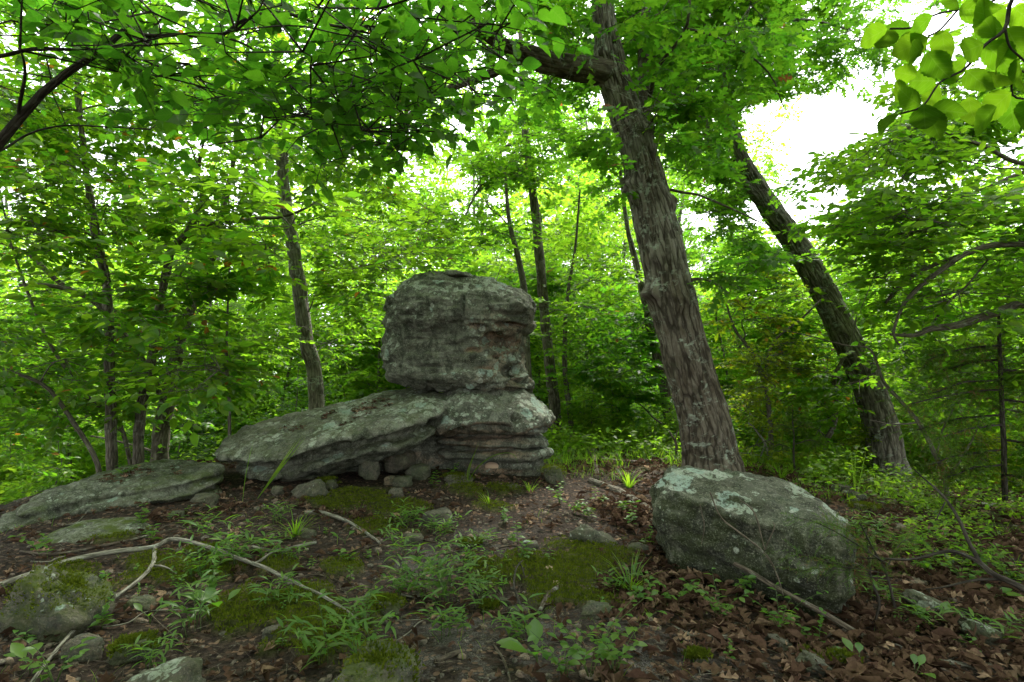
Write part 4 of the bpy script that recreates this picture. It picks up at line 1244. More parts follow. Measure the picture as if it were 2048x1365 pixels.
# oak crowns
region([(960, -300), (1560, -300), (1500, 60), (1420, 330), (1250, 420), (1180, 330), (1000, 120)], 5.4, 8.5, 50, ['oak'], nc=5, ns=8, nl=8, slen=.4)
region([(1300, -250), (1780, -250), (1760, 120), (1600, 190), (1470, 230), (1380, 340), (1330, 120)], 7.5, 10, 44, ['oak2'], nc=5, ns=8, nl=8, slen=.4)
region([(1380, 300), (1480, 340), (1580, 430), (1640, 520), (1520, 560), (1430, 500)], 7.5, 9.6, 12, ['oak2', 'oak'], r=(.35, .6), nc=5, ns=8, nl=8)
region([(1400, 520), (1500, 540), (1490, 610), (1420, 620)], 5.3, 5.8, 2, ['oak'], r=(.18, .28), nc=4, ns=4, nl=5, slen=.2)
# right understory
RIGHT = ['l', 'm', 'oak2', 'n']
region([(1640, 300), (1780, 260), (2250, 230), (2250, 640), (1900, 640), (1700, 560), (1600, 420)], 5.0, 8.5, 50, ['l'], nc=5, ns=8, nl=8)
region([(1760, 60), (1900, 150), (2250, 100), (2250, 330), (1780, 270)], 5.6, 9, 22, ['l'], nc=5, ns=8, nl=8)
region([(1700, 560), (2250, 600), (2250, 820), (1800, 820)], 6.0, 9, 26, ['l'], nc=5, ns=8, nl=8)
region([(1420, 560), (1620, 560), (1720, 760), (1700, 900), (1480, 900)], 7.2, 9.5, 36, ['n', 'm'], r=(.3, .55), nc=5, ns=7, nl=9, slen=.28)
for k in list(T):
    T[k].finish()

# ------------------------------------------------------------------ woods behind: copied trees
def wood_tree(h, crown_r, seed, lean=.1, leaf='leaf_far', bark='bark_far', low=.25, n=34, size=.14, tpl=T_SIMPLE, r0=.09, ns=6, nl=9, slen=.5):
    """a whole tree at the origin: returns (trunk mesh, branch mesh, crown mesh)"""
    rng = np.random.RandomState(seed)
    tr, br, L, tone = MB(), MB(), [[], [], [], []], []
    zz = np.linspace(0, 1, 9)
    path = np.column_stack([lean * h * zz ** 1.5 * math.cos(seed) + .05 * rng.normal(0, 1, 9) * zz, lean * h * zz ** 1.5 * math.sin(seed) + .05 * rng.normal(0, 1, 9) * zz, h * zz - .25])
    pp, rr = add_tube(tr, path, r0 * (1 - .85 * zz), n=26, sides=9)
    for k in range(n):
        u = rng.uniform(low, 1.0)
        a = rng.uniform(0, 2 * math.pi)
        rad = crown_r * math.sin(math.pi * min(1, .18 + .8 * (1 - abs((u - low) / (1 - low) - .4)))) * rng.uniform(.35, 1)
        base = pp[int(max(0, u - .12) * 25)]
        c = base + np.array([math.cos(a) * rad, math.sin(a) * rad, rng.uniform(.1, .5) * rad])
        add_tube(br, [base, base * .5 + c * .5 + [0, 0, .08 * rad], c], [r0 * .3 * (1.1 - u), r0 * .2 * (1.1 - u), .006], n=6, sides=4)
        nc = 4
        R = crown_r * .32
        cc = c + unit(rng.normal(0, 1, (nc, 3))) * rng.uniform(.3, 1, (nc, 1)) * [R, R, R * .55]
        add_prisms(br, np.repeat(c[None], nc, 0), cc, .008, .004)
        o = np.repeat(cc, ns, 0) + rng.normal(0, R * .3, (nc * ns, 3)) * [1, 1, .5]
        d = unit(np.column_stack([rng.normal(0, 1, (len(o), 2)), rng.uniform(-.4, .2, len(o))]) + .7 * unit(o - c))
        add_prisms(br, np.repeat(cc, ns, 0)[::2], o[::2], .004, .002)
        side = unit(np.cross(d, [0, 0, 1.0]))
        j = np.arange(nl)
        tt = (j + .5) / nl
        sg = np.where(j % 2 == 0, 1.0, -1.0)
        pos = o[:, None] + d[:, None] * (tt * slen)[None, :, None]
        ax = d[:, None] * .55 + side[:, None] * (sg * .85)[None, :, None] + rng.normal(0, .2, (len(o), nl, 3)) + [0, 0, -.2]
        nm = np.array([0, 0, 1.0]) + rng.normal(0, .6, ax.shape)
        for q, a_ in enumerate((pos.reshape(-1, 3), ax.reshape(-1, 3), nm.reshape(-1, 3), (size * rng.uniform(.7, 1.2, ax.shape[:2])).ravel())):
            L[q].append(a_)
        tone.append(np.clip(.5 * rng.uniform() + .5 * rng.uniform(0, 1, len(o) * nl), 0, .999))
    cr = MB()
    pos, ax, nm, sz = (np.concatenate(a) for a in L)
    add_leaves(cr, tpl, pos, ax, nm, sz, np.concatenate(tone))
    return tr.mesh("trunk", M[bark]), br.mesh("branches", M[bark]), cr.mesh("crown", M[leaf], smooth=False)

KIND = {
    'tall1': wood_tree(13, 2.6, 101, .05, n=60, low=.22, r0=.13),
    'high1': wood_tree(12, 3.0, 111, .05, n=48, low=.50, r0=.12, leaf='leaf_oak'),
    'high2': wood_tree(10, 3.0, 112, .08, n=46, low=.52, r0=.10, leaf='leaf_under'),
    'tall2': wood_tree(11, 2.3, 102, .10, n=54, low=.18, r0=.11, leaf='leaf_under'),
    'mid1': wood_tree(6.5, 1.8, 103, .08, n=46, low=.12, r0=.06),
    'mid2': wood_tree(5.2, 1.6, 104, .14, n=42, low=.10, r0=.05, leaf='leaf_far', size=.12),
    'low1': wood_tree(2.6, 1.2, 105, .1, n=30, low=.08, r0=.025, size=.10, slen=.32),
    'low2': wood_tree(1.7, 1.0, 106, .2, n=24, low=.05, r0=.018, leaf='leaf_under', size=.085, slen=.28),
    'low3': wood_tree(2.2, 1.0, 107, .15, n=26, low=.08, r0=.02, leaf='leaf_yellow', size=.07, slen=.26),
    'dark1': wood_tree(4.0, 1.3, 108, .05, n=40, low=.05, r0=.04, leaf='leaf_dark', size=.10),
}
LAB = {'high1': ("added_shade_tree", "unseen high-crowned tree added behind the viewer to shade the hilltop", "tree", "unseen shade trees added round the hilltop"), 'high2': ("added_shade_tree", "unseen high-crowned slim tree added beside the viewer for shade", "tree", "unseen shade trees added round the hilltop"),
       'tall1': ("forest_tree", "tall light green forest tree standing in the woods behind the rocks", "tree", "tall trees in the woods behind"),
       'tall2': ("forest_tree", "tall deep green forest tree standing in the woods behind the rocks", "tree", "tall trees in the woods behind"),
       'mid1': ("understory_tree", "middle-height bright green tree in the woods behind the rocks", "tree", "understory trees in the woods"),
       'mid2': ("understory_tree", "slanting small bright green tree in the woods behind the rocks", "tree", "understory trees in the woods"),
       'low1': ("shrub", "loose light green woodland shrub on the far ground", "shrub", "shrubs on the woodland floor"),
       'low2': ("shrub", "low spreading deep green shrub on the woodland floor", "shrub", "shrubs on the woodland floor"),
       'low3': ("shrub", "small-leaved yellow-green shrub on the woodland floor", "shrub", "yellowing shrubs on the woodland floor"),
       'dark1': ("evergreen_shrub", "dense dark green evergreen among the lighter shrubs", "shrub", "dark evergreens in the woods")}
COPIES = []
def plant_copy(kind, x, y, sc, rz, label=None):
    nm, lb, ct, gr = LAB[kind]
    e = thing(nm, label or lb, ct, (x, y, float(GH(x, y))), None if label else gr)
    e.rotation_euler = (0, 0, rz)
    e.scale = (sc, sc, sc * 1.0)
    for part, me in zip(("trunk", "twigs", "crown"), KIND[kind]):
        o = link(part, me, e)
        if part != "trunk":
            o['kind'] = 'stuff'
    COPIES.append((e, kind, x, y, sc))
WR = np.random.RandomState(5)
def clear_of_gap(x, y, h, r):
    """keep tall crowns out of the open patch of sky on the right"""
    f = x / y
    top = (GH(x, y) + h - CAM[2]) / y
    if .36 - r / y < f < .66 + r / y:
        return top < .315
    return True
placed = []
def scatter(kinds, n, d0, d1, u0, u1, sc, minsep, hmap):
    k = tries = 0
    while k < n and tries < n * 60:
        tries += 1
        d = d0 + (d1 - d0) * WR.uniform() ** .8
        u = WR.uniform(u0, u1)
        x, y = u * d, d
        kd = kinds[WR.randint(len(kinds))]
        s_ = WR.uniform(*sc)
        if any((x - a) ** 2 + (y - b) ** 2 < minsep ** 2 for a, b in placed):
            continue
        h, r = hmap[kd]
        if not clear_of_gap(x, y, h * s_, r * s_):
            continue
        placed.append((x, y))
        plant_copy(kd, x, y, s_, WR.uniform(0, 6.28))
        k += 1
HM = {'tall1': (13.5, 3), 'tall2': (11.5, 3), 'mid1': (7, 2), 'mid2': (5.6, 2), 'low1': (2.8, 1.3), 'low2': (1.9, 1.1), 'low3': (2.3, 1.1), 'dark1': (4.2, 1.4)}
scatter(['tall1', 'tall2'], 18, 18, 36, -1.15, 1.15, (.8, 1.15), 3.5, HM)
scatter(['mid1', 'mid2', 'mid1', 'mid2', 'mid2', 'dark1'], 70, 11, 28, -1.15, 1.15, (.7, 1.1), 1.7, HM)
for k, (px_, d_, kd) in enumerate([(1500, 13, 'mid2'), (1580, 15, 'mid1'), (1640, 12.5, 'mid2'), (1690, 16, 'mid1'), (1760, 13, 'mid2'), (1830, 15, 'mid1'), (1545, 20, 'mid1'), (1730, 20, 'mid1'), (1620, 22, 'tall2'), (1900, 12, 'mid1'), (1990, 14, 'mid1'), (1950, 19, 'tall2'), (1860, 22, 'tall1')]):
    x_ = (px_ - 1024) / FPX * d_
    h0 = .30 * d_ + 1.45 - float(GH(x_, d_)) if px_ < 1800 else .48 * d_ + 2.0
    plant_copy(kd, x_, d_, h0 / HM[kd][0], k * 2.1)
    placed.append((x_, d_))
for k in range(15):
    u_ = -1.15 + .105 * k
    for d_, q_ in ((20.0 + 2.2 * (k % 3), .60), (27 + 2 * ((k + 1) % 3), .60))[(k + 1) % 2:]:
        u2 = u_ + .05 * (d_ > 22)
        plant_copy(['tall1', 'tall2'][k % 2], u2 * d_, d_, (q_ * d_ + 2.5) / 13.0, k * 2.3)
        placed.append((u2 * d_, d_))
for k, (px_, d_) in enumerate([(700, 15), (800, 16), (930, 15), (1040, 16), (1190, 15), (540, 15.5), (400, 15), (150, 14), (0, 14)]):
    x_ = (px_ - 1024) / FPX * d_
    plant_copy(['mid1', 'mid2'][k % 2], x_, d_, (.36 * d_ + 1.6 - float(GH(x_, d_))) / 6.6, k * 1.9)
    placed.append((x_, d_))
scatter(['mid1', 'mid2', 'tall1', 'tall2'], 50, 30, 60, -1.1, 1.1, (.8, 1.2), 2.6, HM)
scatter(['low1', 'low2', 'low1'], 46, 10.5, 22, -1.1, 1.1, (.6, 1.15), 1.0, HM)
scatter(['low1', 'low2', 'low3'], 20, 8.9, 12, .50, 1.1, (.5, .95), .7, HM)
scatter(['low1', 'low2'], 14, 8.5, 11.5, .12, .5, (.3, .55), .7, HM)
# unseen trees added round and behind the viewer to shade the hilltop
for k in range(17):
    a = math.radians(75 + 210 * (k + .5) / 17 + [0, 4, -4][k % 3])
    r_ = [4.6, 6.8, 8.6][k % 3]
    plant_copy(['high1', 'high2'][k % 2], r_ * math.sin(a), r_ * math.cos(a) + .8, .9 + .08 * (k % 4), k * 1.3)

# far wood that closes the view
fr = np.random.RandomState(9)
mb = MB()
nf = 24000
az = fr.uniform(-1.05, 1.05, nf)
dd = fr.uniform(58, 85, nf)
fx, fy = np.sin(az) * dd * 1.15, np.cos(az) * dd
fz = GH(fx, fy)
hh = 13 + 6 * fbm(np.column_stack([az * 9, az * 0, az * 0 + 2]), 3) + fr.uniform(-1, 1, nf)
gapf = (fx / fy > .3) & (fx / fy < .72)
hh = np.where(gapf, np.minimum(hh, 14), hh)
fz = fz + fr.uniform(0, 1, nf) ** .8 * hh
add_leaves(mb, T_FAR, np.column_stack([fx, fy, fz]), fr.normal(0, 1, (nf, 3)), fr.normal(0, 1, (nf, 3)) + [0, 0, .8], fr.uniform(.6, 1.3, nf), fr.uniform(0, 1, nf))
tag(link("far_woods", mb.mesh("far_woods", M['leaf_far'], smooth=False)), "far mass of green woods closing the view between the trunks", "woods", kind='stuff')

# names for the copied trees: which landmark they stand behind, and how far back
LM = [(-400, None), (60, "beyond the left edge of the hilltop"), (222, "behind the tall straight young tree"), (330, "behind the thick forked tree"), (455, "behind the tip of the leaning slab"), (630, "behind the straight dark tree"),
      (770, "behind the top of the leaning slab"), (920, "behind the balanced boulder"), (1105, "behind the slim grey tree"), (1230, "in the gap left of the stout oak"), (1390, "behind the stout oak"), (1500, "in the gap right of the stout oak"),
      (1610, "behind the lichen-topped boulder"), (1760, "behind the bent dark oak"), (1880, "behind the leaning grey sapling"), (2010, "at the far right edge"), (2500, None)]
ORD = ["nearest", "second nearest", "third nearest", "fourth nearest", "fifth nearest", "sixth nearest", "seventh nearest", "eighth nearest", "ninth nearest", "tenth nearest"]
SHORT = {'tall1': "tall light green tree", 'tall2': "tall deep green tree", 'mid1': "upright bright understory tree", 'mid2': "slanting bright understory tree", 'low1': "loose light green shrub", 'low2': "low deep green shrub", 'low3': "small-leaved yellowish shrub", 'dark1': "dense dark evergreen"}
seen = {}
for e, kd, x, y, s_ in sorted(COPIES, key=lambda q: math.hypot(q[2], q[3])):
    if kd not in SHORT or y < 3:
        continue
    px = float(proj(np.array([[x, y, 0.]]))[0][0])
    lm = min((q for q in LM if q[1]), key=lambda q: abs(q[0] - px))[1]
    r = seen[(kd, lm)] = seen.get((kd, lm), -1) + 1
    e['label'] = "%s %s %s" % (ORD[min(r, 9)], SHORT[kd], lm)

# ------------------------------------------------------------------ loose stones
def moss_on(o, v, nr, origin, seed, amount, dist, name="moss"):
    """a cushion of moss tufts growing on the upper faces of a stone"""
    rng = np.random.RandomState(seed)
    k = (nr[:, 2] > .15) & (fbm(v * 9 + seed, 3) + .35 * nr[:, 2] > .42 - .5 * amount)
    idx = np.nonzero(k)[0]
    if not len(idx):
        return
    n = 2200
    i = rng.choice(idx, n)
    sp = .012 * dist / 2.5
    p = v[i] + rng.normal(0, sp, (n, 3)) * [1, 1, .15]
    mb = MB()
    cl = .5 + .5 * noise(p * 30)
    add_leaves(mb, (np.array([(0, .3, 0), (0, -.3, 0), (1, 0, 0)], float), [np.array([(0, 1, 2)])]), p - nr[i] * .004, nr[i] + rng.normal(0, .5, (n, 3)) + [0, 0, .4], rng.normal(0, 1, (n, 3)), rng.uniform(.008, .02, n), np.clip(.5 * cl + .5 * rng.uniform(0, 1, n), 0, 1))
    q = link(name, mb.mesh(name, M['moss'], origin, smooth=False), o)
    q['kind'] = 'stuff'

def stone(px, pyb, w, h, label, seed, yaw=0.0, flat=.8, mat='rock_stone', lichen=.5, moss=.25, sink=.36, tan=0.0, tilt=0.0, d=None, cat="stone", boxy=.5):
    rng = np.random.RandomState(seed)
    p, dd = hit(px, pyb)
    if d:
        dd = d
        p = P(px, pyb, d)
    W, Hh = w / FPX * dd / 2, h / FPX * dd / 2
    D = W * flat
    n, m = (40, 56) if w > 90 else ((26, 36) if w > 50 else (16, 22))
    ph = np.linspace(0, math.pi, n)
    th = np.linspace(0, 2 * math.pi, m, endpoint=False)
    dr = np.stack([np.sin(ph)[:, None] * np.cos(th)[None], np.sin(ph)[:, None] * np.sin(th)[None], np.broadcast_to(-np.cos(ph)[:, None], (n, m))], -1)
    pl = unit(rng.normal(0, 1, (16, 3)))
    pl = np.vstack([pl, [[0, 0, 1], [1, .1, .1], [-1, .1, .2], [0, -1, .1], [.1, 1, 0]]])
    off = np.concatenate([rng.uniform(.78, 1.15, 16), [.72, .85, .85, .85, .85]])
    q = np.maximum((dr @ pl.T) / off, 1e-3)
    rad = (q ** 14).sum(-1) ** (-1 / 14)
    v = dr * rad[..., None]
    q = v + seed * 3.3
    st = noise(q * np.array([1.6, 1.6, 3.2])) * 3
    st = (np.floor(st) + sstep(.3, .7, st - np.floor(st))) / 3
    v = v + dr * (.16 * st + .10 * noise(q * 2.1) + .07 * noise(q * 5) + .045 * noise(q * 11))[..., None]
    v = v * np.array([W, D, Hh])
    ct, st = math.cos(tilt), math.sin(tilt)
    v = np.stack([v[..., 0] * ct - v[..., 2] * st, v[..., 1], v[..., 0] * st + v[..., 2] * ct], -1)
    cy_, sy_ = math.cos(yaw), math.sin(yaw)
    v = np.stack([v[..., 0] * cy_ - v[..., 1] * sy_, v[..., 0] * sy_ + v[..., 1] * cy_, v[..., 2]], -1)
    zb = GH(p[0], p[1] + D * .7) if d is None else p[2]
    c = np.array([p[0], p[1] + D * .75, zb + Hh * (1 - 2 * sink)])
    mb = MB()
    mb.add((v + c).reshape(-1, 3), [grid_faces(n, m)])
    N = n * m
    nz = unit(v / np.array([W, D, Hh]) ** 2).reshape(-1, 3)[:, 2]
    up = sstep(.0, .7, nz)
    me = mb.mesh("stone", M[mat], c, extra={'tan': np.full(N, tan), 'lichen': lichen * (.4 + .6 * up), 'moss': moss * (.45 + .55 * up), 'dark': np.full(N, .5)})
    o = tag(link("stone", me, None, c), label, cat)
    if moss >= .5:
        moss_on(o, (v + c).reshape(-1, 3), unit(v / np.array([W, D, Hh]) ** 2).reshape(-1, 3), c, seed, moss, dd)
    return o

ST = [
 (610, 1000, 78, 52, "pale wedge-shaped stone in front of the leaning slab", dict(tilt=.45, lichen=.4)),
 (553, 990, 26, 26, "small rounded stone left of the pale wedge-shaped stone", dict(lichen=.2)),
 (650, 982, 44, 36, "rounded greenish stone tucked behind the pale wedge-shaped stone", dict(moss=.5)),
 (803, 974, 46, 34, "blue-green lichened stone at the rim of the moss below the stack", dict(lichen=1.4)),
 (779, 972, 26, 32, "tan upright stone touching the blue-green lichened one", dict(tan=.5)),
 (790, 998, 34, 34, "small grey stone set in the moss patch below the stack", dict(lichen=.2, moss=.1)),
 (870, 1052, 70, 50, "light grey domed stone right of the upper moss patch", dict(lichen=.7, moss=.1)),
 (912, 968, 62, 26, "flat stone under a green seedling before the dark hollow", dict(moss=.5)),
 (1026, 984, 36, 18, "thin grey stone right of the arching grass", dict(moss=.3)),
 (1110, 968, 42, 62, "mossy stone leaning on the right foot of the pedestal", dict(moss=.9, lichen=.8, tilt=.3)),
 (1192, 1096, 100, 52, "long pale flat stone bedded in moss mid-slope", dict(tilt=-.42, lichen=.6, moss=.15, flat=.5)),
 (1287, 1114, 56, 34, "grey-green stone just left of the foot of the big boulder", dict(tilt=-.35, lichen=.9, moss=.4)),
 (1060, 1098, 40, 24, "small whitish flat stone left of the long pale stone", dict(lichen=.9, moss=0)),
 (941, 1097, 28, 28, "small dark mossy cube-like stone mid-slope", dict(moss=.8)),
 (826, 1092, 44, 32, "small stone half hidden behind lance-leaved grass", dict(moss=.4)),
 (975, 1228, 28, 38, "small oblong mossy stone standing in sandy soil", dict(moss=.8)),
 (1036, 1232, 46, 28, "flat pale pitted stone beside the oblong mossy stone", dict(lichen=.7)),
 (1008, 1212, 30, 20, "little lichened stone behind the pale pitted stone", dict(lichen=.9, moss=.3)),
 (1196, 1240, 66, 48, "smooth grey-green stone alone right of the sandy patch", dict(lichen=.35, moss=.45)),
 (764, 1235, 84, 46, "pale stone with a mossy skirt left of the lance-leaved grass", dict(lichen=.5, moss=.7)),
 (722, 1248, 28, 22, "small lichened stone beside the end of the pale branch", dict(lichen=.9)),
 (541, 1276, 46, 32, "light oval stone below the pale branch", dict(lichen=.3, moss=.1)),
 (272, 1222, 60, 36, "angular tan stone under the forked pale branch", dict(tan=.25, tilt=-.25, moss=.3)),
 (146, 1326, 84, 62, "smooth brownish grey stone at lower left", dict(lichen=0, moss=0, tan=.12)),
 (246, 1328, 88, 66, "rough stone spotted with moss beside the smooth brownish one", dict(lichen=.7, moss=.6)),
 (300, 1420, 165, 120, "stone crusted with pale turquoise lichen at the bottom edge", dict(lichen=1.9, moss=.25, tilt=.25)),
 (70, 1275, 215, 160, "large lichened stone at the left edge below the pale branch", dict(lichen=.8, moss=.9, tilt=-.5)),
 (742, 1440, 200, 180, "dark moss-topped block at the bottom edge left of centre", dict(moss=.75, lichen=.2)),
 (392, 1120, 70, 34, "flat lichened stone under the bend of the pale branch", dict(lichen=1.4, moss=.5)),
 (1572, 1302, 74, 34, "pale flat stone among dry leaves right of centre", dict(lichen=.6, moss=0, tilt=-.3)),
 (1652, 1362, 96, 58, "smooth slanted slab among dry leaves at the bottom right", dict(lichen=.2, moss=.15, tilt=-.45)),
 (1696, 1342, 62, 50, "mossy slanted stone beside the smooth slanted slab", dict(moss=.95, tilt=-.4)),
 (1399, 1334, 44, 42, "egg-shaped greenish stone near the bottom edge", dict(moss=.6)),
 (1898, 1240, 150, 46, "long low lichen-crusted rock on the right slope", dict(lichen=2.0, moss=.3, tilt=-.48, flat=.4)),
 (1992, 1292, 118, 48, "turquoise-lichened rock at the right edge above brown leaves", dict(lichen=1.7, moss=.3, tilt=-.4, flat=.45)),
 (1912, 1132, 84, 28, "low pale rock among weeds high on the right slope", dict(lichen=1.4, tilt=-.35, flat=.4)),
 (1840, 1178, 42, 20, "small ochre stone on the right slope", dict(tan=.6, lichen=0, moss=0)),
 (1690, 1140, 60, 14, "thin ochre stone right of the big boulder", dict(tan=.6, lichen=0, moss=.1)),
 (1808, 1068, 46, 24, "grey-brown stone in the weeds behind the big boulder", dict(tan=.3, moss=.2)),
 (1874, 1058, 34, 20, "small pale round stone on the far leaf litter", dict(lichen=.6)),
 (1722, 1012, 64, 40, "pale jagged rock at the foot of the bent dark oak", dict(lichen=1.2, moss=.1, tilt=-.4)),
 (1690, 992, 46, 34, "whitish rock poking out of grass beside the jagged rock", dict(lichen=1.2)),
 (1738, 1026, 50, 24, "rock with a bright mossy side below the jagged rock", dict(moss=.9, lichen=1)),
 (1740, 975, 40, 24, "grey-green stone touching the bent dark oak", dict(lichen=.8)),
 (1995, 1022, 50, 22, "white-topped stone in the shade at the far right", dict(lichen=1.4)),
 (2035, 1020, 26, 14, "small white-topped stone at the very right edge", dict(lichen=1.4)),
 (590, 962, 66, 46, "dark prop stone under the left half of the leaning slab", dict(moss=.3, sink=.1)),
 (652, 955, 74, 50, "wide dark prop stone under the middle of the leaning slab", dict(moss=.3, sink=.1)),
 (735, 962, 48, 66, "upright blocky prop stone under the leaning slab", dict(moss=.3, sink=.1)),
 (790, 952, 74, 56, "layered prop stone under the right end of the leaning slab", dict(moss=.2, sink=.1, tan=.15)),
 (836, 962, 50, 34, "squat prop stone at the mouth of the dark hollow", dict(moss=.3, sink=.1)),
 (400, 1012, 60, 36, "dull stone at the end of the grey layered ledge", dict(moss=.3)),
 (345, 1040, 40, 22, "little grey stone between the two ledges", dict(moss=.2)),
 (612, 1078, 36, 26, "small stone beside the green grass tuft", dict(moss=.2)),
]
for i, (a, b, w_, h_, lb, kw) in enumerate(ST):
    stone(a, b, w_, h_, lb, 200 + i, yaw=(i * 1.7) % .8 - .4, **kw)

# pebbles that nobody could count
pr = np.random.RandomState(31)
def ground_pts(n, d0, d1, u0=-1.0, u1=1.0, power=1.0):
    d = d0 + (d1 - d0) * pr.uniform(0, 1, n) ** power
    u = pr.uniform(u0, u1, n)
    return u * d, d
def rock_free(x, y):
    """true where no big rock stands"""
    k = np.ones(np.shape(x), bool)
    for pl in (ped_plan, slab_plan, b_plan, led_plan, low_plan):
        c = np.mean(pl, 0)
        k &= ~inpoly(np.asarray(x), np.asarray(y), [tuple(c + (np.array(q) - c) * .93) for q in pl])
    return k
mb = MB()
px_, py_ = ground_pts(2600, 1.7, 6.5)
k = rock_free(px_, py_)
px_, py_ = px_[k], py_[k]
s_ = pr.uniform(.25, 1, len(px_)) ** 2.5 * .026 + .004
ico = np.array([(0, 0, -1), (.72, -.52, -.45), (-.28, -.85, -.45), (-.89, 0, -.45), (-.28, .85, -.45), (.72, .52, -.45), (.28, -.85, .45), (-.72, -.52, .45), (-.72, .52, .45), (.28, .85, .45), (.89, 0, .45), (0, 0, 1)])
icf = np.array([(0, 1, 2), (1, 0, 5), (0, 2, 3), (0, 3, 4), (0, 4, 5), (1, 5, 10), (2, 1, 6), (3, 2, 7), (4, 3, 8), (5, 4, 9), (1, 10, 6), (2, 6, 7), (3, 7, 8), (4, 8, 9), (5, 9, 10), (6, 10, 11), (7, 6, 11), (8, 7, 11), (9, 8, 11), (10, 9, 11)])
v = ico[None] * pr.uniform(.7, 1.2, (len(px_), 12, 1)) * (s_[:, None] * pr.uniform(.6, 1.4, (len(px_), 3)))[:, None] * np.array([1, 1, .65])
v = v + np.column_stack([px_, py_, GH(px_, py_) + s_ * .15])[:, None]
mb.add(v.reshape(-1, 3), [(np.arange(len(px_)) * 12)[:, None, None].repeat(20, 1).reshape(-1, 1) + np.tile(icf, (len(px_), 1))])
N = mb.n
tag(link("pebbles", mb.mesh("pebbles", M['pebble'], extra={'tan': np.repeat(pr.uniform(0, .7, len(px_)), 12), 'lichen': np.zeros(N), 'moss': np.zeros(N), 'dark': np.full(N, .3)})), "scattered pebbles in the soil", "pebbles", kind='stuff')

# ------------------------------------------------------------------ moss
mb = MB()
allp = []
for c, r in moss_c:
    n = int(34000 * r * r)
    q = pr.normal(0, r * .62, (n, 2)) + c[:2]
    allp.append(q)
q = np.vstack(allp)
m_ = moss_mask(q[:, 0], q[:, 1])
q = q[(m_ > .45) & rock_free(q[:, 0], q[:, 1])]
n = len(q)
hgt = pr.uniform(.006, .016, n)
clump = .5 + .5 * noise(np.column_stack([q * 22, q[:, 0] * 0]))
base = np.column_stack([q, GH(q[:, 0], q[:, 1]) + .026 * sstep(.4, .9, moss_mask(q[:, 0], q[:, 1])) + .03 * clump])
nm = pr.normal(0, 1, (n, 3))
ax = pr.normal(0, .55, (n, 3)) + [0, 0, 1]
add_leaves(mb, (np.array([(0, .28, 0), (0, -.28, 0), (1, 0, 0)], float), [np.array([(0, 1, 2)])]), base, ax, nm, hgt * 1.3, np.clip(.55 * clump + .45 * pr.uniform(0, 1, n), 0, 1))
tag(link("moss", mb.mesh("moss", M['moss'], smooth=False)), "cushions of olive green moss on the slope", "moss", kind='stuff')

# ------------------------------------------------------------------ leaf litter
def curl(tpl, k, tw=0.0):
    v = tpl[0].copy()
    u, w = v[:, 0], v[:, 1]
    v[:, 2] = v[:, 2] + k * (w * 3) ** 2 * .35 + .35 * k * (u - .5) ** 2 + tw * w * (u - .5)
    v[:, 1] = w * (1 - .35 * abs(k))
    v[:, 0] = u - .5
    return v, tpl[1]
T_OAKBIG = t_oak()
LIT = [curl(T_OAKBIG, .5, .9), curl(T_BROAD, .7, -.8), curl(T_OAKBIG, -.4, 1.2), curl(T_OVAL, .9, 1.3), curl(T_OAKBIG, .9, -1.4)]
def litter_pts(n, d0, d1, u0, u1, power=1.0):
    x, y = ground_pts(n, d0, d1, u0, u1, power)
    keep = rock_free(x, y)
    m = moss_mask(x, y)
    keep &= pr.uniform(0, 1, n) > .5 * m
    sp = np.zeros(n)
    for c, r in sand_c:
        sp = np.maximum(sp, np.exp(-((x - c[0]) ** 2 + (y - c[1]) ** 2) / r ** 2))
    keep &= pr.uniform(0, 1, n) > .75 * sp
    keep &= pr.uniform(0, 1, n) < .22 + .8 * sstep(-.25, .25, noise(np.column_stack([x * 1.3, y * 1.3, x * 0 + 4]))) + .5 * (x > .9)
    return x[keep], y[keep]
xs, ys = [], []
for a in ((4200, 1.7, 5.0, -1.0, .3, 1.0), (12000, 1.7, 5.2, .15, 1.05, 1.0), (6000, 4.5, 7.0, -.7, 1.0, 1.0), (4000, 6.5, 9.5, .0, 1.0, 1.0)):
    x, y = litter_pts(*a)
    xs.append(x); ys.append(y)
x, y = np.concatenate(xs), np.concatenate(ys)
n = len(x)
sz = pr.uniform(.3, 1.0, n) ** 2.3 * (.11 + .03 * sstep(.4, 1.2, x))
pos = np.column_stack([x, y, GH(x, y) + .010 + (.02 + .03 * sstep(.4, 1.2, x)) * pr.uniform(0, 1, n)])
ang = pr.uniform(0, 6.28, n)
ax = np.column_stack([np.cos(ang), np.sin(ang), pr.normal(0, .25, n)])
nm = np.column_stack([pr.normal(0, .42, (n, 2)), np.ones(n)])
sx, sy, sdp = proj(pos)
vis = (sx > 10) & (sx < 2038) & (sy > 800) & (sy < 1355)
order = np.argsort(-np.where(vis, sz / sdp, 0))
top = order[:300]
rest = order[300:]
KL = [("curled brown lobed oak leaf lying on the forest floor", "curled oak leaves on the ground"), ("dry brown oval leaf lying on the forest floor", "dry oval leaves on the ground"), ("flattened brown lobed oak leaf lying on the forest floor", "flat oak leaves on the ground")]
for j, i in enumerate(top):
    kd = j % 3
    tpl = (LIT[0], LIT[1], LIT[2])[kd]
    me = leaf_mesh("fallen_leaf_%s" % "abc"[kd], tpl, M['litter'])
    a, s, nn = (q[0] for q in leaf_frame(ax[i][None], nm[i][None]))
    z = float(sz[i])
    o = bpy.data.objects.new("fallen_leaf", me)
    COL.objects.link(o)
    p = pos[i]
    o.matrix_world = Matrix(((a[0] * z, s[0] * z, nn[0] * z, p[0]), (a[1] * z, s[1] * z, nn[1] * z, p[1]), (a[2] * z, s[2] * z, nn[2] * z, p[2]), (0, 0, 0, 1)))
    tag(o, KL[kd][0], "fallen leaf", KL[kd][1])
mb = MB()
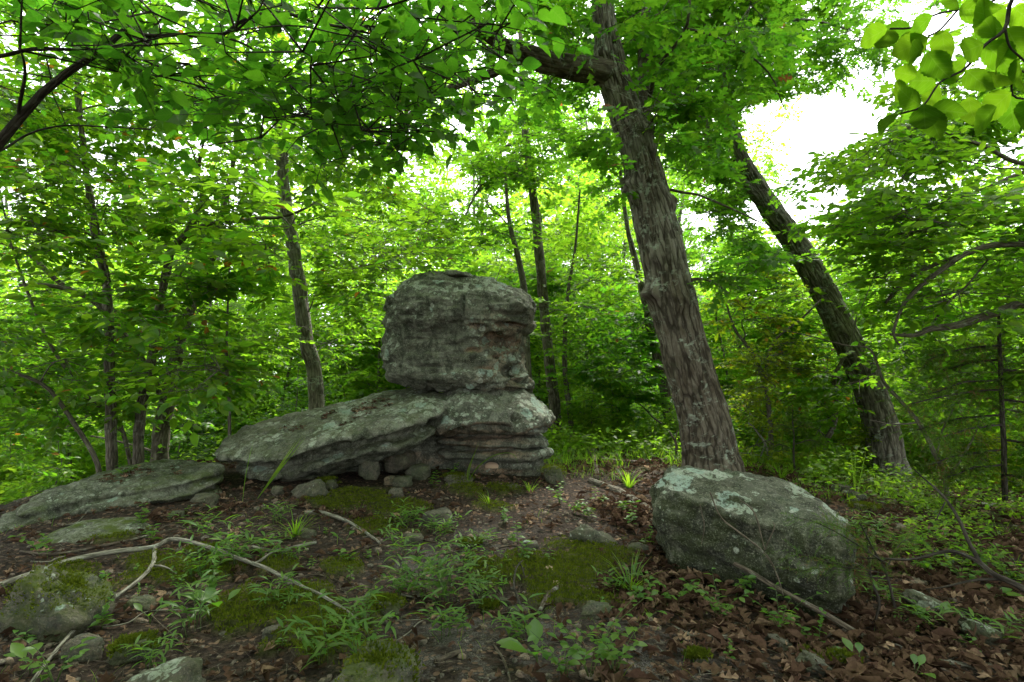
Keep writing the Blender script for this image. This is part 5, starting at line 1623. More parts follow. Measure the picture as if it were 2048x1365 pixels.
LIT += [curl(T_SIMPLE, .8, 1.2), curl(T_SIMPLE, -.6, -1.0)]
for kd in range(7):
    r_ = rest[:7000][kd::5] if kd < 5 else rest[7000:][kd - 5::2]
    add_leaves(mb, LIT[kd], pos[r_], ax[r_], nm[r_], sz[r_], pr.uniform(0, 1, len(r_)))
for vv, n_ in ((slab_v, 150), (led_v, 60)):
    rw = vv.shape[0]
    rows_ = pr.randint(int(rw * .80), int(rw * .97), n_ * 4)
    q_ = vv[rows_, pr.randint(0, vv.shape[1], n_ * 4)]
    q_ = q_[noise(q_ * 2.2 + 5) > .08][:n_]
    m_ = len(q_)
    aa = pr.uniform(0, 6.28, m_)
    add_leaves(mb, LIT[0], q_ + [0, 0, .012], np.column_stack([np.cos(aa), np.sin(aa), pr.normal(0, .2, m_)]), np.column_stack([pr.normal(0, .3, (m_, 2)), np.ones(m_)]), pr.uniform(.03, .085, m_), pr.uniform(0, 1, m_))
tag(link("leaf_litter", mb.mesh("leaf_litter", M['litter'], smooth=False)), "carpet of smaller brown leaf scraps", "leaf litter", kind='stuff')

# twig and needle scraps
x, y = ground_pts(8000, 1.7, 7.5, -1.0, 1.05)
k = rock_free(x, y)
x, y = x[k], y[k]
n = len(x)
ang = np.where(pr.uniform(0, 1, n) < .6, pr.normal(-.45, .5, n), pr.uniform(0, 3.14, n))
ln = pr.uniform(.02, .11, n)
ra = pr.uniform(.0007, .0022, n)
z0 = GH(x, y)
x1, y1 = x + np.cos(ang) * ln, y + np.sin(ang) * ln
a = np.column_stack([x, y, z0 + .006 + .015 * pr.uniform(0, 1, n)])
b = np.column_stack([x1, y1, GH(x1, y1) + .006 + .02 * pr.uniform(0, 1, n)])
mb = MB()
add_prisms(mb, a, b, ra, ra * .7, pr.uniform(0, 1, n).repeat(6))
tag(link("twig_litter", mb.mesh("twig_litter", M['twig'], smooth=False)), "fine twig scraps strewn over the soil", "twigs", kind='stuff')

# ------------------------------------------------------------------ sticks and fallen branches
def stick(name, label, cat, lines, mat='twig', lift=.012, wig=.012, sides=8, heights=None):
    """lines: list of [(px, py, width_px[, height])]; first is the main stem, others are side shoots"""
    e, base = None, None
    for k, ln in enumerate(lines):
        pts, rad = [], []
        for q in ln:
            p, d = hit(q[0], q[1])
            hh = q[3] if len(q) > 3 else lift
            if hh > .03:
                p = p - (p - CAM) / np.linalg.norm(p - CAM) * hh * 1.6      # stands clear of the ground
            else:
                p = p + [0, 0, hh]
            pts.append(p)
            rad.append(q[2] / FPX * d / 2)
        mb = MB()
        add_tube(mb, pts, rad, n=max(8, len(pts) * 7), sides=sides, wig=wig, seed=k + int(ln[0][0]))
        if e is None:
            base = np.array(pts[0])
            if len(lines) == 1:
                return tag(link(name, mb.mesh(name, M[mat], base), None, base), label, cat)
            e = thing(name, label, cat, base)
            link("stem", mb.mesh("stem", M[mat], base), e)
        else:
            link("side_shoot", mb.mesh("side_shoot", M[mat], base), e)
    return e
stick("fallen_branch", "long pale fallen branch arching across the lower left", "branch",
      [[(-20, 1178, 13, .04), (60, 1150, 12, .06), (150, 1120, 11, .08), (240, 1104, 10, .10), (312, 1094, 9, .12), (345, 1080, 8, .13), (420, 1096, 7.5, .14), (500, 1125, 7, .14), (560, 1148, 7, .13), (620, 1180, 6, .12), (680, 1216, 5.5, .09), (730, 1252, 5, .05), (756, 1278, 4, .02)],
       [(310, 1095, 8, .11), (305, 1130, 8, .10), (270, 1165, 7, .09), (220, 1200, 7, .08), (170, 1238, 7, .07), (120, 1295, 7, .05), (60, 1372, 7, .04)],
       [(510, 1128, 6, .1), (540, 1108, 5, .09), (562, 1098, 4, .08)],
       [(308, 1132, 5, .11), (335, 1140, 3, .1), (352, 1150, 2, .08)]], 'twig_pale', wig=.01)
stick("fallen_stick", "crooked pale stick on the moss above the long branch", "stick", [[(610, 1030, 8, .02), (650, 1032, 8, .02), (690, 1048, 7, .03), (725, 1070, 6, .03), (760, 1092, 5, .01)], [(702, 1062, 4, .02), (725, 1054, 3, .02)]], 'twig_pale')
stick("fallen_stick", "short greyish stick left of the small grass-side stone", "stick", [[(505, 1098, 8), (545, 1108, 8), (590, 1100, 8), (635, 1088, 7)]], 'twig_pale')
stick("fallen_stick", "thin straight stick lying below the mossy ledge", "stick", [[(40, 1108, 6), (110, 1113, 6), (200, 1098, 5), (300, 1075, 5), (360, 1060, 3)]], 'twig')
stick("fallen_stick", "thin grey stick curving beside the end of the long branch", "stick", [[(600, 1222, 5), (660, 1222, 5), (710, 1232, 5), (750, 1262, 5)]], 'twig_pale')
stick("fallen_stick", "knobbly forked stick in the moss beside the leaning twig", "stick", [[(1158, 1145, 6, .03), (1135, 1165, 8, .04), (1112, 1182, 10, .05), (1094, 1198, 11, .05), (1085, 1215, 10, .04), (1080, 1232, 8, .02)], [(1095, 1196, 5, .04), (1100, 1180, 3, .05)]], 'twig')
stick("leaning_twig", "thin dark upright twig leaning over the bare soil", "twig", [[(1062, 1265, 4, .01), (1048, 1232, 5, .05), (1035, 1200, 5, .1), (1027, 1170, 4, .14), (1032, 1140, 3, .18), (1045, 1120, 2, .2)], [(1038, 1126, 3, .18), (1048, 1158, 2, .12)]], 'branch_dark')
stick("fallen_stick", "slim pale stick on the moss left of the knobbly forked stick", "stick", [[(1066, 1168, 3), (1076, 1154, 3), (1115, 1140, 3)]], 'twig_pale')
stick("fallen_log", "bark-shedding log running down to the big boulder", "log", [[(1180, 966, 13), (1230, 985, 17), (1270, 1008, 20), (1300, 1030, 22), (1328, 1056, 23)]], 'bark_thin', lift=.02, sides=14, wig=.02)
stick("fallen_log", "grey half-buried log beyond the bare ground", "log", [[(1190, 918, 14), (1230, 930, 16), (1300, 928, 11), (1350, 922, 7)]], 'bark_thin', lift=.02, sides=12)
stick("dead_stump", "slim dead upright stub standing beside the log", "stump", [[(1195, 962, 10, .01), (1192, 930, 10, .10), (1186, 905, 11, .18), (1190, 880, 7, .26)], [(1186, 912, 8, .18), (1172, 900, 7, .2), (1168, 890, 5, .2)]], 'twig')
stick("fallen_branch", "long brown rod leaning across the face of the big boulder", "branch", [[(1302, 1040, 6, .10), (1380, 1085, 7, .22), (1470, 1128, 8, .3), (1560, 1180, 9, .3), (1640, 1222, 10, .25), (1720, 1270, 12, .14), (1800, 1310, 14, .06), (1870, 1345, 14, .02), (1960, 1390, 12, .012)]], 'twig', wig=.008)
stick("fallen_branch", "grey-green branch over the leaves in the bottom right corner", "branch", [[(1760, 1352, 7, .02), (1810, 1325, 8, .04), (1870, 1322, 9, .05), (1930, 1342, 9, .03), (2000, 1368, 9, .02), (2040, 1385, 8)]], 'twig_pale')
stick("fallen_branch", "bowed brown branch on the leaves below the brown rod", "branch", [[(1630, 1290, 7), (1660, 1280, 8, .03), (1690, 1262, 8, .04), (1716, 1250, 8, .03), (1722, 1240, 6, .02)]], 'twig')
stick("fallen_stick", "straight grey stick on the leaves below the egg-shaped stone's right", "stick", [[(1348, 1260, 5), (1380, 1276, 8), (1440, 1282, 9), (1492, 1276, 7)]], 'twig_pale')
stick("fallen_stick", "knotted stick across dry leaves in front of the big boulder", "stick", [[(1350, 1172, 6), (1400, 1192, 7), (1470, 1196, 7), (1540, 1194, 6)]], 'twig')
stick("fallen_stick", "thin stick crossing the mossy patch above the grass tuft", "stick", [[(1218, 1105, 6), (1260, 1126, 6), (1300, 1150, 6), (1380, 1184, 5)]], 'twig')
stick("fallen_stick", "grey stick slanting through leaves at the lower right", "stick", [[(1720, 1275, 5), (1780, 1292, 6), (1830, 1318, 6), (1870, 1340, 5)]], 'twig_pale')
stick("fallen_stick", "pale stick lying behind the big boulder's right shoulder", "stick", [[(1708, 1055, 6), (1740, 1068, 7), (1790, 1078, 7)]], 'twig_pale')
stick("fallen_stick", "grey stick at the far right below the weeds", "stick", [[(1855, 1060, 5), (1890, 1074, 6), (1920, 1088, 5)]], 'twig_pale')
stick("fallen_stick", "short dark stick near the bottom edge at centre", "stick", [[(985, 1288, 4), (1000, 1310, 5), (1012, 1340, 5), (1018, 1370, 4)]], 'twig')
stick("fallen_stick", "stubby stick in the sandy soil at bottom centre", "stick", [[(870, 1330, 10), (905, 1315, 12), (928, 1308, 9)]], 'twig')
stick("fallen_stick", "curved thin twig between the lower-left stones", "stick", [[(60, 1280, 8), (100, 1270, 7), (140, 1262, 6), (180, 1272, 4)]], 'twig')
rs = np.random.RandomState(8)
for k in range(46):
    a = rs.uniform(0, 2048)
    b = rs.uniform(1010, 1350)
    L_ = rs.uniform(50, 170)
    an = rs.normal(.45 if a > 1000 else -.2, .5)
    q = [(a + L_ * u * math.cos(an) + rs.normal(0, 4), b + L_ * u * math.sin(an) * .6 + rs.normal(0, 3), rs.uniform(2.5, 4.5) * (1 - .5 * u)) for u in (0, .33, .66, 1)]
    o = stick("fallen_twig", "thin dead twig lying loose on the forest floor", "twig", [q], 'twig' if k % 3 else 'twig_pale', sides=5)
    o['group'] = "thin dead twigs on the ground"

# upright dead and bare saplings at the right
def bare(name, label, cat, lines, mat='twig', sides=8):
    e = None
    for k, ln in enumerate(lines):
        t = np.array(ln, float)
        pts = P(t[:, 0], t[:, 1], t[:, 2])
        rad = t[:, 3] / FPX * t[:, 2] / 2
        mb = MB()
        add_tube(mb, pts, rad, n=max(8, len(pts) * 6), sides=sides, wig=.015, seed=k)
        if e is None:
            base = pts[0]
            e = thing(name, label, cat, base)
        link("trunk" if k == 0 else "branch", mb.mesh("trunk" if k == 0 else "branch", M[mat], base), e)
    return e
def gd(px, py):
    return hit(px, py)[1]
d1 = gd(1900, 1020)
bare("dead_sapling", "leaning bare grey sapling on the slope right of the bent oak", "dead tree",
     [[(1896, 1025, d1, 10), (1890, 960, d1, 9), (1872, 910, d1, 9), (1840, 850, d1 + .1, 8), (1800, 800, d1 + .3, 7), (1770, 765, d1 + .4, 6), (1740, 700, d1 + .5, 4), (1690, 690, d1 + .6, 3), (1560, 660, d1 + .6, 2)],
      [(1890, 965, d1, 6), (1920, 920, d1, 5), (1950, 870, d1, 3), (1960, 840, d1, 2)], [(1836, 845, d1, 4), (1790, 850, d1 - .1, 3), (1740, 840, d1 - .2, 2)], [(1872, 910, d1, 4), (1885, 860, d1, 3), (1905, 820, d1, 2)]], 'bark_thin')
d2 = gd(1600, 940)
bare("dead_sapling", "twiggy pale dead stem behind the big boulder", "dead tree", [[(1542, 935, 7.6, 5), (1530, 890, 7.6, 5), (1512, 860, 7.6, 4), (1496, 846, 7.6, 3)], [(1530, 890, 7.6, 3), (1515, 930, 7.5, 3)]], 'twig_pale')
bare("dead_sapling", "small crooked bare sapling left of the stout oak", "dead tree", [[(1353, 925, 7.2, 5), (1352, 890, 7.2, 5), (1346, 875, 7.2, 4), (1338, 862, 7.2, 3)], [(1350, 885, 7.2, 3), (1356, 860, 7.2, 2)]], 'twig')
bare("bare_bough", "dark drooping bough with thin twigs in front of the right slope", "branch",
     [[(2140, 1240, 2.6, 18), (2048, 1180, 2.7, 13), (1990, 1150, 2.75, 11), (1960, 1125, 2.8, 9), (1915, 1106, 2.85, 7), (1880, 1106, 2.9, 6), (1820, 1118, 2.95, 5), (1760, 1115, 3.0, 4), (1690, 1110, 3.05, 2)],
      [(1960, 1125, 2.8, 8), (1935, 1080, 2.85, 7), (1910, 1030, 2.9, 6), (1880, 990, 3.0, 5), (1850, 960, 3.1, 3), (1830, 940, 3.1, 2)], [(2010, 1160, 2.75, 6), (1950, 1158, 2.8, 5), (1880, 1172, 2.85, 3), (1850, 1176, 2.9, 2)], [(1890, 1005, 3.0, 3), (1870, 1040, 3.0, 2)]], 'branch_dark')
bare("bare_sapling", "thin dark upright twig planted in leaves by the boulder's corner", "sapling", [[(1748, 1255, 3.1, 4), (1756, 1200, 3.1, 5), (1742, 1160, 3.1, 5), (1740, 1120, 3.1, 4), (1735, 1060, 3.1, 3)], [(1742, 1150, 3.1, 3), (1720, 1125, 3.1, 2)]], 'branch_dark')
bare("dead_vine", "tangled bare vine hanging down the face of the big boulder", "vine",
     [[(1420, 985, 3.42, 3), (1440, 1030, 3.36, 3), (1480, 1060, 3.25, 4), (1520, 1090, 3.16, 4), (1545, 1120, 3.1, 4), (1560, 1160, 3.05, 3), (1568, 1190, 3.02, 2)], [(1480, 1000, 3.3, 2), (1510, 1030, 3.2, 3), (1530, 1100, 3.12, 2)], [(1400, 1010, 3.45, 2), (1410, 1050, 3.42, 2), (1405, 1090, 3.42, 1.5)], [(1530, 1100, 3.12, 2), (1548, 1060, 3.1, 2), (1545, 1045, 3.1, 1.5)]], 'twig')

# ------------------------------------------------------------------ herbs, grasses
def plant(px, py, kind, label, seed, scale=1.0, group=None, name=None):
    rng = np.random.RandomState(seed)
    b = ghit(px, py)
    stems, pos, ax, nm, sz = [], [], [], [], []
    if kind == 'lance':
        for k in range(int(6 * scale + 3)):
            a = rng.uniform(0, 6.28)
            L = rng.uniform(.14, .26) * scale
            o = b + [rng.normal(0, .035), rng.normal(0, .03), -.01]
            out = np.array([math.cos(a), math.sin(a), 0])
            pth = np.array([o, o + [0, 0, L * .5] + out * L * .12, o + [0, 0, L * .85] + out * L * .38, o + [0, 0, L * .98] + out * L * .65])
            stems.append((pth, [.0016, .0013, .001, .0007]))
            c = catmull(pth, 9)
            for j in range(2, 9):
                aa = a + (1.2 if j % 2 else -1.2) + rng.normal(0, .4)
                pos.append(c[j]); ax.append([math.cos(aa), math.sin(aa), rng.uniform(-.1, .55)]); nm.append([rng.normal(0, .3), rng.normal(0, .3), 1]); sz.append(rng.uniform(.06, .105) * (.6 + .4 * scale))
    elif kind == 'herb':
        for k in range(1 if scale < 1 else 2):
            L = rng.uniform(.07, .16) * scale
            o = b + [rng.normal(0, .02), rng.normal(0, .02), -.01]
            lean = rng.normal(0, .25, 2)
            pth = np.array([o, o + [lean[0] * L * .4, lean[1] * L * .4, L * .6], o + [lean[0] * L, lean[1] * L, L]])
            stems.append((pth, [.0018, .0014, .0008]))
            c = catmull(pth, 7)
            for j in (2, 3, 4, 5, 6):
                a = rng.uniform(0, 6.28)
                for s in (0, math.pi):
                    pos.append(c[j]); ax.append([math.cos(a + s), math.sin(a + s), rng.uniform(-.1, .4)]); nm.append([rng.normal(0, .25), rng.normal(0, .25), 1]); sz.append(rng.uniform(.03, .06) * scale * (1.2 - .08 * j))
    elif kind == 'big':
        for k in range(int(4 * scale)):
            a = rng.uniform(0, 6.28)
            pth = np.array([b, b + [.01 * math.cos(a), .01 * math.sin(a), .03], b + [.045 * math.cos(a), .045 * math.sin(a), .055]])
            stems.append((pth, [.002, .002, .0016]))
            pos.append(pth[-1]); ax.append([math.cos(a), math.sin(a), rng.uniform(.1, .9)]); nm.append([-math.cos(a) * .6, -math.sin(a) * .6 - .3, 1]); sz.append(rng.uniform(.065, .105) * scale)
    elif kind == 'bush':
        for k in range(int(7 * scale)):
            a = rng.uniform(0, 6.28)
            L = rng.uniform(.12, .28) * scale
            out = np.array([math.cos(a), math.sin(a), 0])
            pth = np.array([b + [0, 0, -.01], b + out * L * .25 + [0, 0, L * .5], b + out * L * .7 + [0, 0, L * .85]])
            stems.append((pth, [.002, .0016, .0009]))
            c = catmull(pth, 9)
            for j in range(3, 9):
                aa = a + (1.1 if j % 2 else -1.1)
                pos.append(c[j]); ax.append([math.cos(aa), math.sin(aa), rng.uniform(-.1, .3)]); nm.append([rng.normal(0, .25), rng.normal(0, .25), 1]); sz.append(rng.uniform(.03, .055))
    tpl = {'lance': T_LANCE, 'herb': T_OVAL, 'big': T_OVAL, 'bush': T_OVAL}[kind]
    e = thing(name or {'lance': 'broadleaf_grass', 'herb': 'seedling', 'big': 'rosette_plant', 'bush': 'small_shrub'}[kind], label, "plant", b, group)
    for pth, r in stems:
        mb = MB()
        add_tube(mb, pth, r, n=8, sides=4)
        link("stem", mb.mesh("stem", M['stem'], b), e)
    leaf_objects(e, leaf_mesh("herb_leaf_" + {'lance': 'narrow'}.get(kind, 'oval'), tpl, M['leaf_herb']), np.array(pos), np.array(ax), np.array(nm), np.array(sz), b)
    return e

PL = [
 (470, 1140, 'lance', "lush lance-leaved grass behind the bend of the pale branch", 1.3), (400, 1165, 'lance', "lance-leaved grass drooping over the pale branch", 1.1), (520, 1120, 'lance', "feathery bright lance-leaved grass beside the dark green tuft", 1.0),
 (810, 1060, 'lance', "small lance-leaved grass in front of the light domed stone", .8), (885, 1080, 'lance', "sprawling lance-leaved grass right of the domed stone", .8), (800, 1110, 'lance', "lance-leaved grass by the big tan oak leaf", .8),
 (845, 1190, 'lance', "tall dense lance-leaved grass in the centre of the slope", 1.35), (890, 1215, 'lance', "lance-leaved grass hanging over the sandy soil", 1.2), (730, 1345, 'lance', "lance-leaved grass growing on the dark mossy block", 1.1),
 (380, 1265, 'lance', "lance-leaved grass above the turquoise-lichened stone", .9), (640, 1330, 'lance', "lance-leaved grass left of the dark mossy block", .9), (590, 1215, 'lance', "short lance-leaved grass under the pale branch", .5),
 (200, 1215, 'herb', "paired-leaf seedling beneath the forked pale branch", 1.3), (205, 1260, 'herb', "nettle-like seedling above the smooth brownish stone", 1.2), (300, 1250, 'big', "two-leaved broad plant by the moss-spotted stone", .9),
 (440, 1230, 'big', "broad-leaved rosette at the middle of the pale branch", 1.2), (420, 1190, 'herb', "dark broad-leaved herb shaded by grass", 1.5), (635, 1220, 'big', "single round-leaved plant behind the pale branch", .7),
 (700, 1130, 'herb', "grey-green herb on the small moss hump", 1.3), (690, 1090, 'big', "dark broad leaf plant near the crooked pale stick", .8), (690, 1160, 'herb', "yellow-green seedling near curled leaves", .8), (570, 1130, 'herb', "yellowing seedling beside the greyish stick", .7),
 (1075, 1330, 'big', "broad spoon-leaved plant at the bottom right of the sandy patch", 1.5), (1180, 1360, 'bush', "leafy low bush at the bottom edge right of centre", 1.4), (1130, 1365, 'bush', "leafy small bush beside the spoon-leaved plant", 1.0), (1230, 1355, 'bush', "ferny low bush at the bottom edge", 1.0),
 (1030, 1090, 'herb', "small herb in front of the whitish flat stone", 1.2), (1040, 1130, 'bush', "little leafy bush around the dark upright twig", .6), (1010, 1050, 'herb', "oval-leaved seedling on bare soil mid-slope", 1.2), (1120, 1010, 'bush', "leafy low bush right of the arching grass", .8), (1150, 1030, 'bush', "low bush before the long pale stone", .7),
 (1245, 1030, 'bush', "low bush beside the bark-shedding log", .7), (1260, 1060, 'herb', "seedling under the bark-shedding log", 1.3), (1200, 1010, 'herb', "seedling left of the bark-shedding log", 1.0), (1180, 1040, 'herb', "herb above the long pale stone", 1.1), (1300, 1100, 'herb', "herb at the shaded end of the big boulder", 1.1),
 (1350, 1215, 'bush', "low bush left of the knotted stick", .8), (1290, 1215, 'herb', "ferny herb right of the smooth grey-green stone", 1.3), (1470, 1200, 'bush', "small bush beneath the face of the big boulder", .8), (1530, 1180, 'bush', "small bush against the middle of the big boulder", .7), (1560, 1270, 'bush', "bush with yellowish tips before the pale flat stone", 1.1), (1440, 1250, 'bush', "broad low bush over the dry leaves", 1.0), (1600, 1215, 'herb', "pale-tipped seedling at the foot of the big boulder", 1.2),
 (1640, 1300, 'herb', "seedling behind the smooth slanted slab", 1.1), (1720, 1340, 'big', "broad leaf plant beside the mossy slanted stone", .9), (1830, 1365, 'big', "broad leaf plant at the bottom right edge", .9), (1880, 1255, 'big', "two-leaf plant below the long lichen-crusted rock", .9), (1985, 1205, 'big', "tall broad leaf plant among right-hand weeds", 1.1),
 (1930, 1180, 'bush', "bright bushy weed beside the long lichen-crusted rock", 1.2), (1960, 1150, 'lance', "bright lance-leaved grass on the right slope", 1.0), (1920, 1120, 'lance', "lance-leaved grass before the low pale rock", .9), (2030, 1180, 'bush', "bushy weed at the right edge", 1.2), (1730, 1110, 'bush', "bright weeds just right of the big boulder", 1.1), (1790, 1110, 'lance', "low bright grass behind the brown leaves", .8), (1760, 1075, 'lance', "bright lance-leaved grass behind the boulder's right shoulder", .9), (1830, 1110, 'herb', "yellow-leaved seedling on the right slope", 1.4),
 (250, 975, 'lance', "grass hanging over the grey layered ledge", .9), (270, 1065, 'herb', "seedling below the mossy ledge", 1.3), (300, 1090, 'herb', "seedling between the mossy ledge and the pale branch", 1.2), (90, 1120, 'herb', "seedling beside the thin straight stick", 1.3), (60, 1350, 'big', "broad pale leaves in the bottom left corner", 1.0), (110, 1370, 'bush', "blurred leafy herb at the bottom left", .9),
 (905, 960, 'herb', "seedling on the flat stone before the dark hollow", 1.3), (870, 975, 'herb', "seedling at the upper moss patch", 1.2), (300, 1340, 'lance', "grass behind the turquoise-lichened stone", .6),
]
for i, (a, b, kd, lb, sc) in enumerate(PL):
    plant(a, b, kd, lb, 500 + i, sc)
rs = np.random.RandomState(44)
for k in range(60):
    o = plant(rs.uniform(0, 2048), rs.uniform(1000, 1340), 'herb', "tiny green seedling sprouting from leaf litter", 700 + k, rs.uniform(.5, .9), "tiny seedlings in the leaf litter")

for k in range(26):
    plant(rs.choice([rs.uniform(300, 980), rs.uniform(980, 1300), rs.uniform(1720, 2048)], p=[.6, .15, .25]), rs.uniform(1030, 1300), 'lance', "small sprig of lance-leaved grass among stones and moss", 800 + k, rs.uniform(.5, .85), "small lance-leaved sprigs on the slope")
T_BLADE = (np.array([(0, .018, 0), (0, -.018, 0), (.35, .016, .05), (.35, -.016, .05), (.7, .011, .0), (.7, -.011, .0), (1, 0, -.16)], float), [np.array([(0, 1, 3, 2), (2, 3, 5, 4)]), np.array([(4, 5, 6)])])
def tuft(px, py, label, n, L, seed, droop=.5):
    rng = np.random.RandomState(seed)
    b = ghit(px, py)
    e = thing("grass_tuft", label, "grass", b)
    a = rng.uniform(0, 6.28, n)
    pos = b + np.column_stack([np.cos(a) * .02, np.sin(a) * .02, np.full(n, -.005)])
    up = rng.uniform(.4, 1.8, n)
    ax = np.column_stack([np.cos(a), np.sin(a), up])
    nm = np.column_stack([-np.cos(a) * up, -np.sin(a) * up, np.ones(n)])
    leaf_objects(e, leaf_mesh("grass_blade", T_BLADE, M['grass']), pos, ax, nm, L * rng.uniform(.6, 1.1, n), b, "blade")
for i, a in enumerate([(1262, 1185, "bright grass tuft with long drooping blades right of the moss", 46, .26), (1258, 975, "fine light grass tuft beside the dead stub", 40, .28), (590, 1075, "dark green grass tuft above the greyish stick", 46, .24), (1060, 985, "small fine grass tuft at the foot of the pedestal", 24, .18),
                       (1700, 950, "bright grass clump beside the whitish rock", 44, .3), (1640, 965, "bright grass clump behind the big boulder", 44, .3), (1560, 960, "light grass clump behind the stout oak's foot", 40, .3), (1130, 935, "thin grass tuft right of the pedestal", 24, .2), (980, 1015, "loose grass tuft on the moss", 16, .2)]):
    tuft(*a, 900 + i)
# two long arching blades
def long_blades(px, py, label, lines, mat='grass', w=.0035, name="tall_grass", extra=None):
    b = ghit(px, py)
    d = float((b - CAM) @ FWD)
    e = thing(name, label, "grass", b)
    for ln in lines:
        pts = P(np.array([q[0] for q in ln]), np.array([q[1] for q in ln]), d)
        pts[0] = b
        c = catmull(pts, 18)
        t = unit(np.gradient(c, axis=0))
        sd_ = unit(np.cross(t, FWD + .4 * UPV))
        ww = w * np.sin(np.linspace(.6, math.pi, 18))[:, None]
        mb = MB()
        v = np.stack([c + sd_ * ww, c + FWD * ww * .4, c - sd_ * ww], 1)
        mb.add(v.reshape(-1, 3), [grid_faces(18, 3, False)])
        link("blade", mb.mesh("blade", M[mat], b), e)
    return e
long_blades(935, 968, "tall arching grass with two long blades before the dark hollow", [[(935, 968), (940, 935), (948, 910), (958, 885)], [(938, 968), (955, 935), (985, 913), (1012, 906), (1030, 912), (1036, 930)], [(932, 968), (936, 940), (950, 905)], [(938, 968), (975, 985), (1010, 1005)], [(940, 968), (985, 975), (1030, 1000)]], w=.006)
long_blades(485, 1005, "tall thin weed stalk in front of the leaning slab's tip", [[(485, 1005), (490, 960), (500, 910), (508, 880)]], w=.003, name="weed_stalk")
long_blades(515, 1000, "leaning weed stalk with a yellow head before the leaning slab", [[(515, 1000), (545, 955), (580, 915), (603, 885)], [(596, 893), (594, 880)], [(602, 886), (612, 874)], [(600, 888), (606, 870)]], w=.004, name="weed_stalk")
long_blades(1712, 1000, "tall pale flowering weed beside the bent dark oak", [[(1712, 1000), (1710, 950), (1712, 910), (1722, 880)], [(1712, 915), (1700, 890)], [(1714, 905), (1735, 888)]], w=.004, name="weed_stalk")

# mushrooms
def mushroom(px, py, r, label):
    b = ghit(px, py)
    d = float((b - CAM) @ FWD)
    r = r / FPX * d
    e = thing("mushroom", label, "mushroom", b)
    mb = MB()
    add_tube(mb, [b + [0, 0, -.01], b + [0, 0, r * 1.1]], [r * .28, r * .22], n=4, sides=8)
    link("stem", mb.mesh("stem", M['shroom'], b), e)
    mb = MB()
    ph = np.linspace(0, 1, 9)
    rr = r * np.sin(np.minimum(ph * 1.75, 1.57)) 
    zz = b[2] + r * 1.05 + r * .55 * np.cos(ph * 1.9)
    th = np.linspace(0, 6.283, 18, endpoint=False)
    v = np.stack([b[0] + rr[:, None] * np.cos(th), b[1] + rr[:, None] * np.sin(th), np.repeat(zz[:, None], 18, 1)], -1)
    mb.add(v.reshape(-1, 3), [grid_faces(9, 18)])
    link("cap", mb.mesh("cap", M['shroom'], b), e)
s = NT("mushroom_skin")
M['shroom'] = s.principled((.42, .30, .20), .7)
mushroom(985, 950, 16, "tan mushroom in the shadow of the pedestal")
mushroom(1112, 1178, 9, "brown button mushroom on the moss by the forked stick")
mushroom(1098, 1148, 9, "small brown mushroom on the moss by the slim pale stick")
mushroom(1145, 1092, 7, "tiny pale mushroom left of the long pale stone")

# ------------------------------------------------------------------ cedars
def cedar(label, boughs, dens, seed, nl=.022, spread=.09, name="cedar_sapling"):
    rng = np.random.RandomState(seed)
    e, mb = None, MB()
    P_, A_, N_, S_ = [], [], [], []
    for k, ln in enumerate(boughs):
        t = np.array(ln, float)
        pts = P(t[:, 0], t[:, 1], t[:, 2])
        if e is None:
            base = pts[0].copy()
            e = thing(name, label, "tree", base)
        tb = MB()
        path, r = add_tube(tb, pts, t[:, 3] / FPX * t[:, 2] / 2, n=24, sides=6, wig=.02, seed=seed + k)
        link("trunk" if k == 0 else "bough", tb.mesh("trunk" if k == 0 else "bough", M['branch_dark'], base), e)
        tan = unit(np.gradient(path, axis=0))
        for j in range(int(dens)):
            u = rng.randint(4 if k else 8, 24)
            o = path[u]
            dr = unit(tan[u] * .7 + rng.normal(0, .6, 3) + [0, 0, -.05])
            L = spread * rng.uniform(.5, 1.4)
            m = 14
            tt = np.linspace(.05, 1, m)[:, None]
            q = o + dr * L * tt + np.array([0, 0, -.25]) * L * tt ** 2
            for s2 in range(3):
                P_.append(q + rng.normal(0, .002, q.shape))
                A_.append(dr * .8 + rng.normal(0, .6, q.shape))
                N_.append(rng.normal(0, 1, q.shape))
                S_.append(np.full(m, nl) * rng.uniform(.6, 1.2, m))
    pos = np.concatenate(P_)
    lf = MB()
    add_leaves(lf, (np.array([(0, .06, 0), (0, -.06, 0), (1, 0, 0)], float), [np.array([(0, 1, 2)])]), pos, np.concatenate(A_), np.concatenate(N_), np.concatenate(S_), np.repeat(rng.uniform(0, 1, len(pos) // 14), 14))
    o = link("needles", lf.mesh("needles", M['cedar'], base, smooth=False), e)
    o['kind'] = 'stuff'
cedar("small feathery cedar sapling with rusty tips over the boulder's corner",
      [[(1790, 1215, 3.0, 6), (1770, 1150, 3.0, 5), (1745, 1100, 2.98, 4), (1720, 1050, 2.95, 3)], [(1780, 1130, 3.0, 3), (1720, 1095, 2.95, 3), (1650, 1060, 2.9, 2), (1590, 1040, 2.9, 1.5)], [(1775, 1150, 3.0, 3), (1700, 1130, 2.95, 2), (1620, 1110, 2.9, 2), (1575, 1100, 2.9, 1)],
       [(1775, 1160, 3.0, 3), (1700, 1150, 2.95, 2), (1640, 1140, 2.92, 1.5), (1600, 1145, 2.9, 1)], [(1770, 1140, 3, 3), (1800, 1090, 3.05, 2), (1830, 1080, 3.1, 1)], [(1745, 1110, 3, 3), (1690, 1060, 2.95, 2), (1640, 1045, 2.9, 1)]], 34, 61, nl=.018)
dd = 6.0
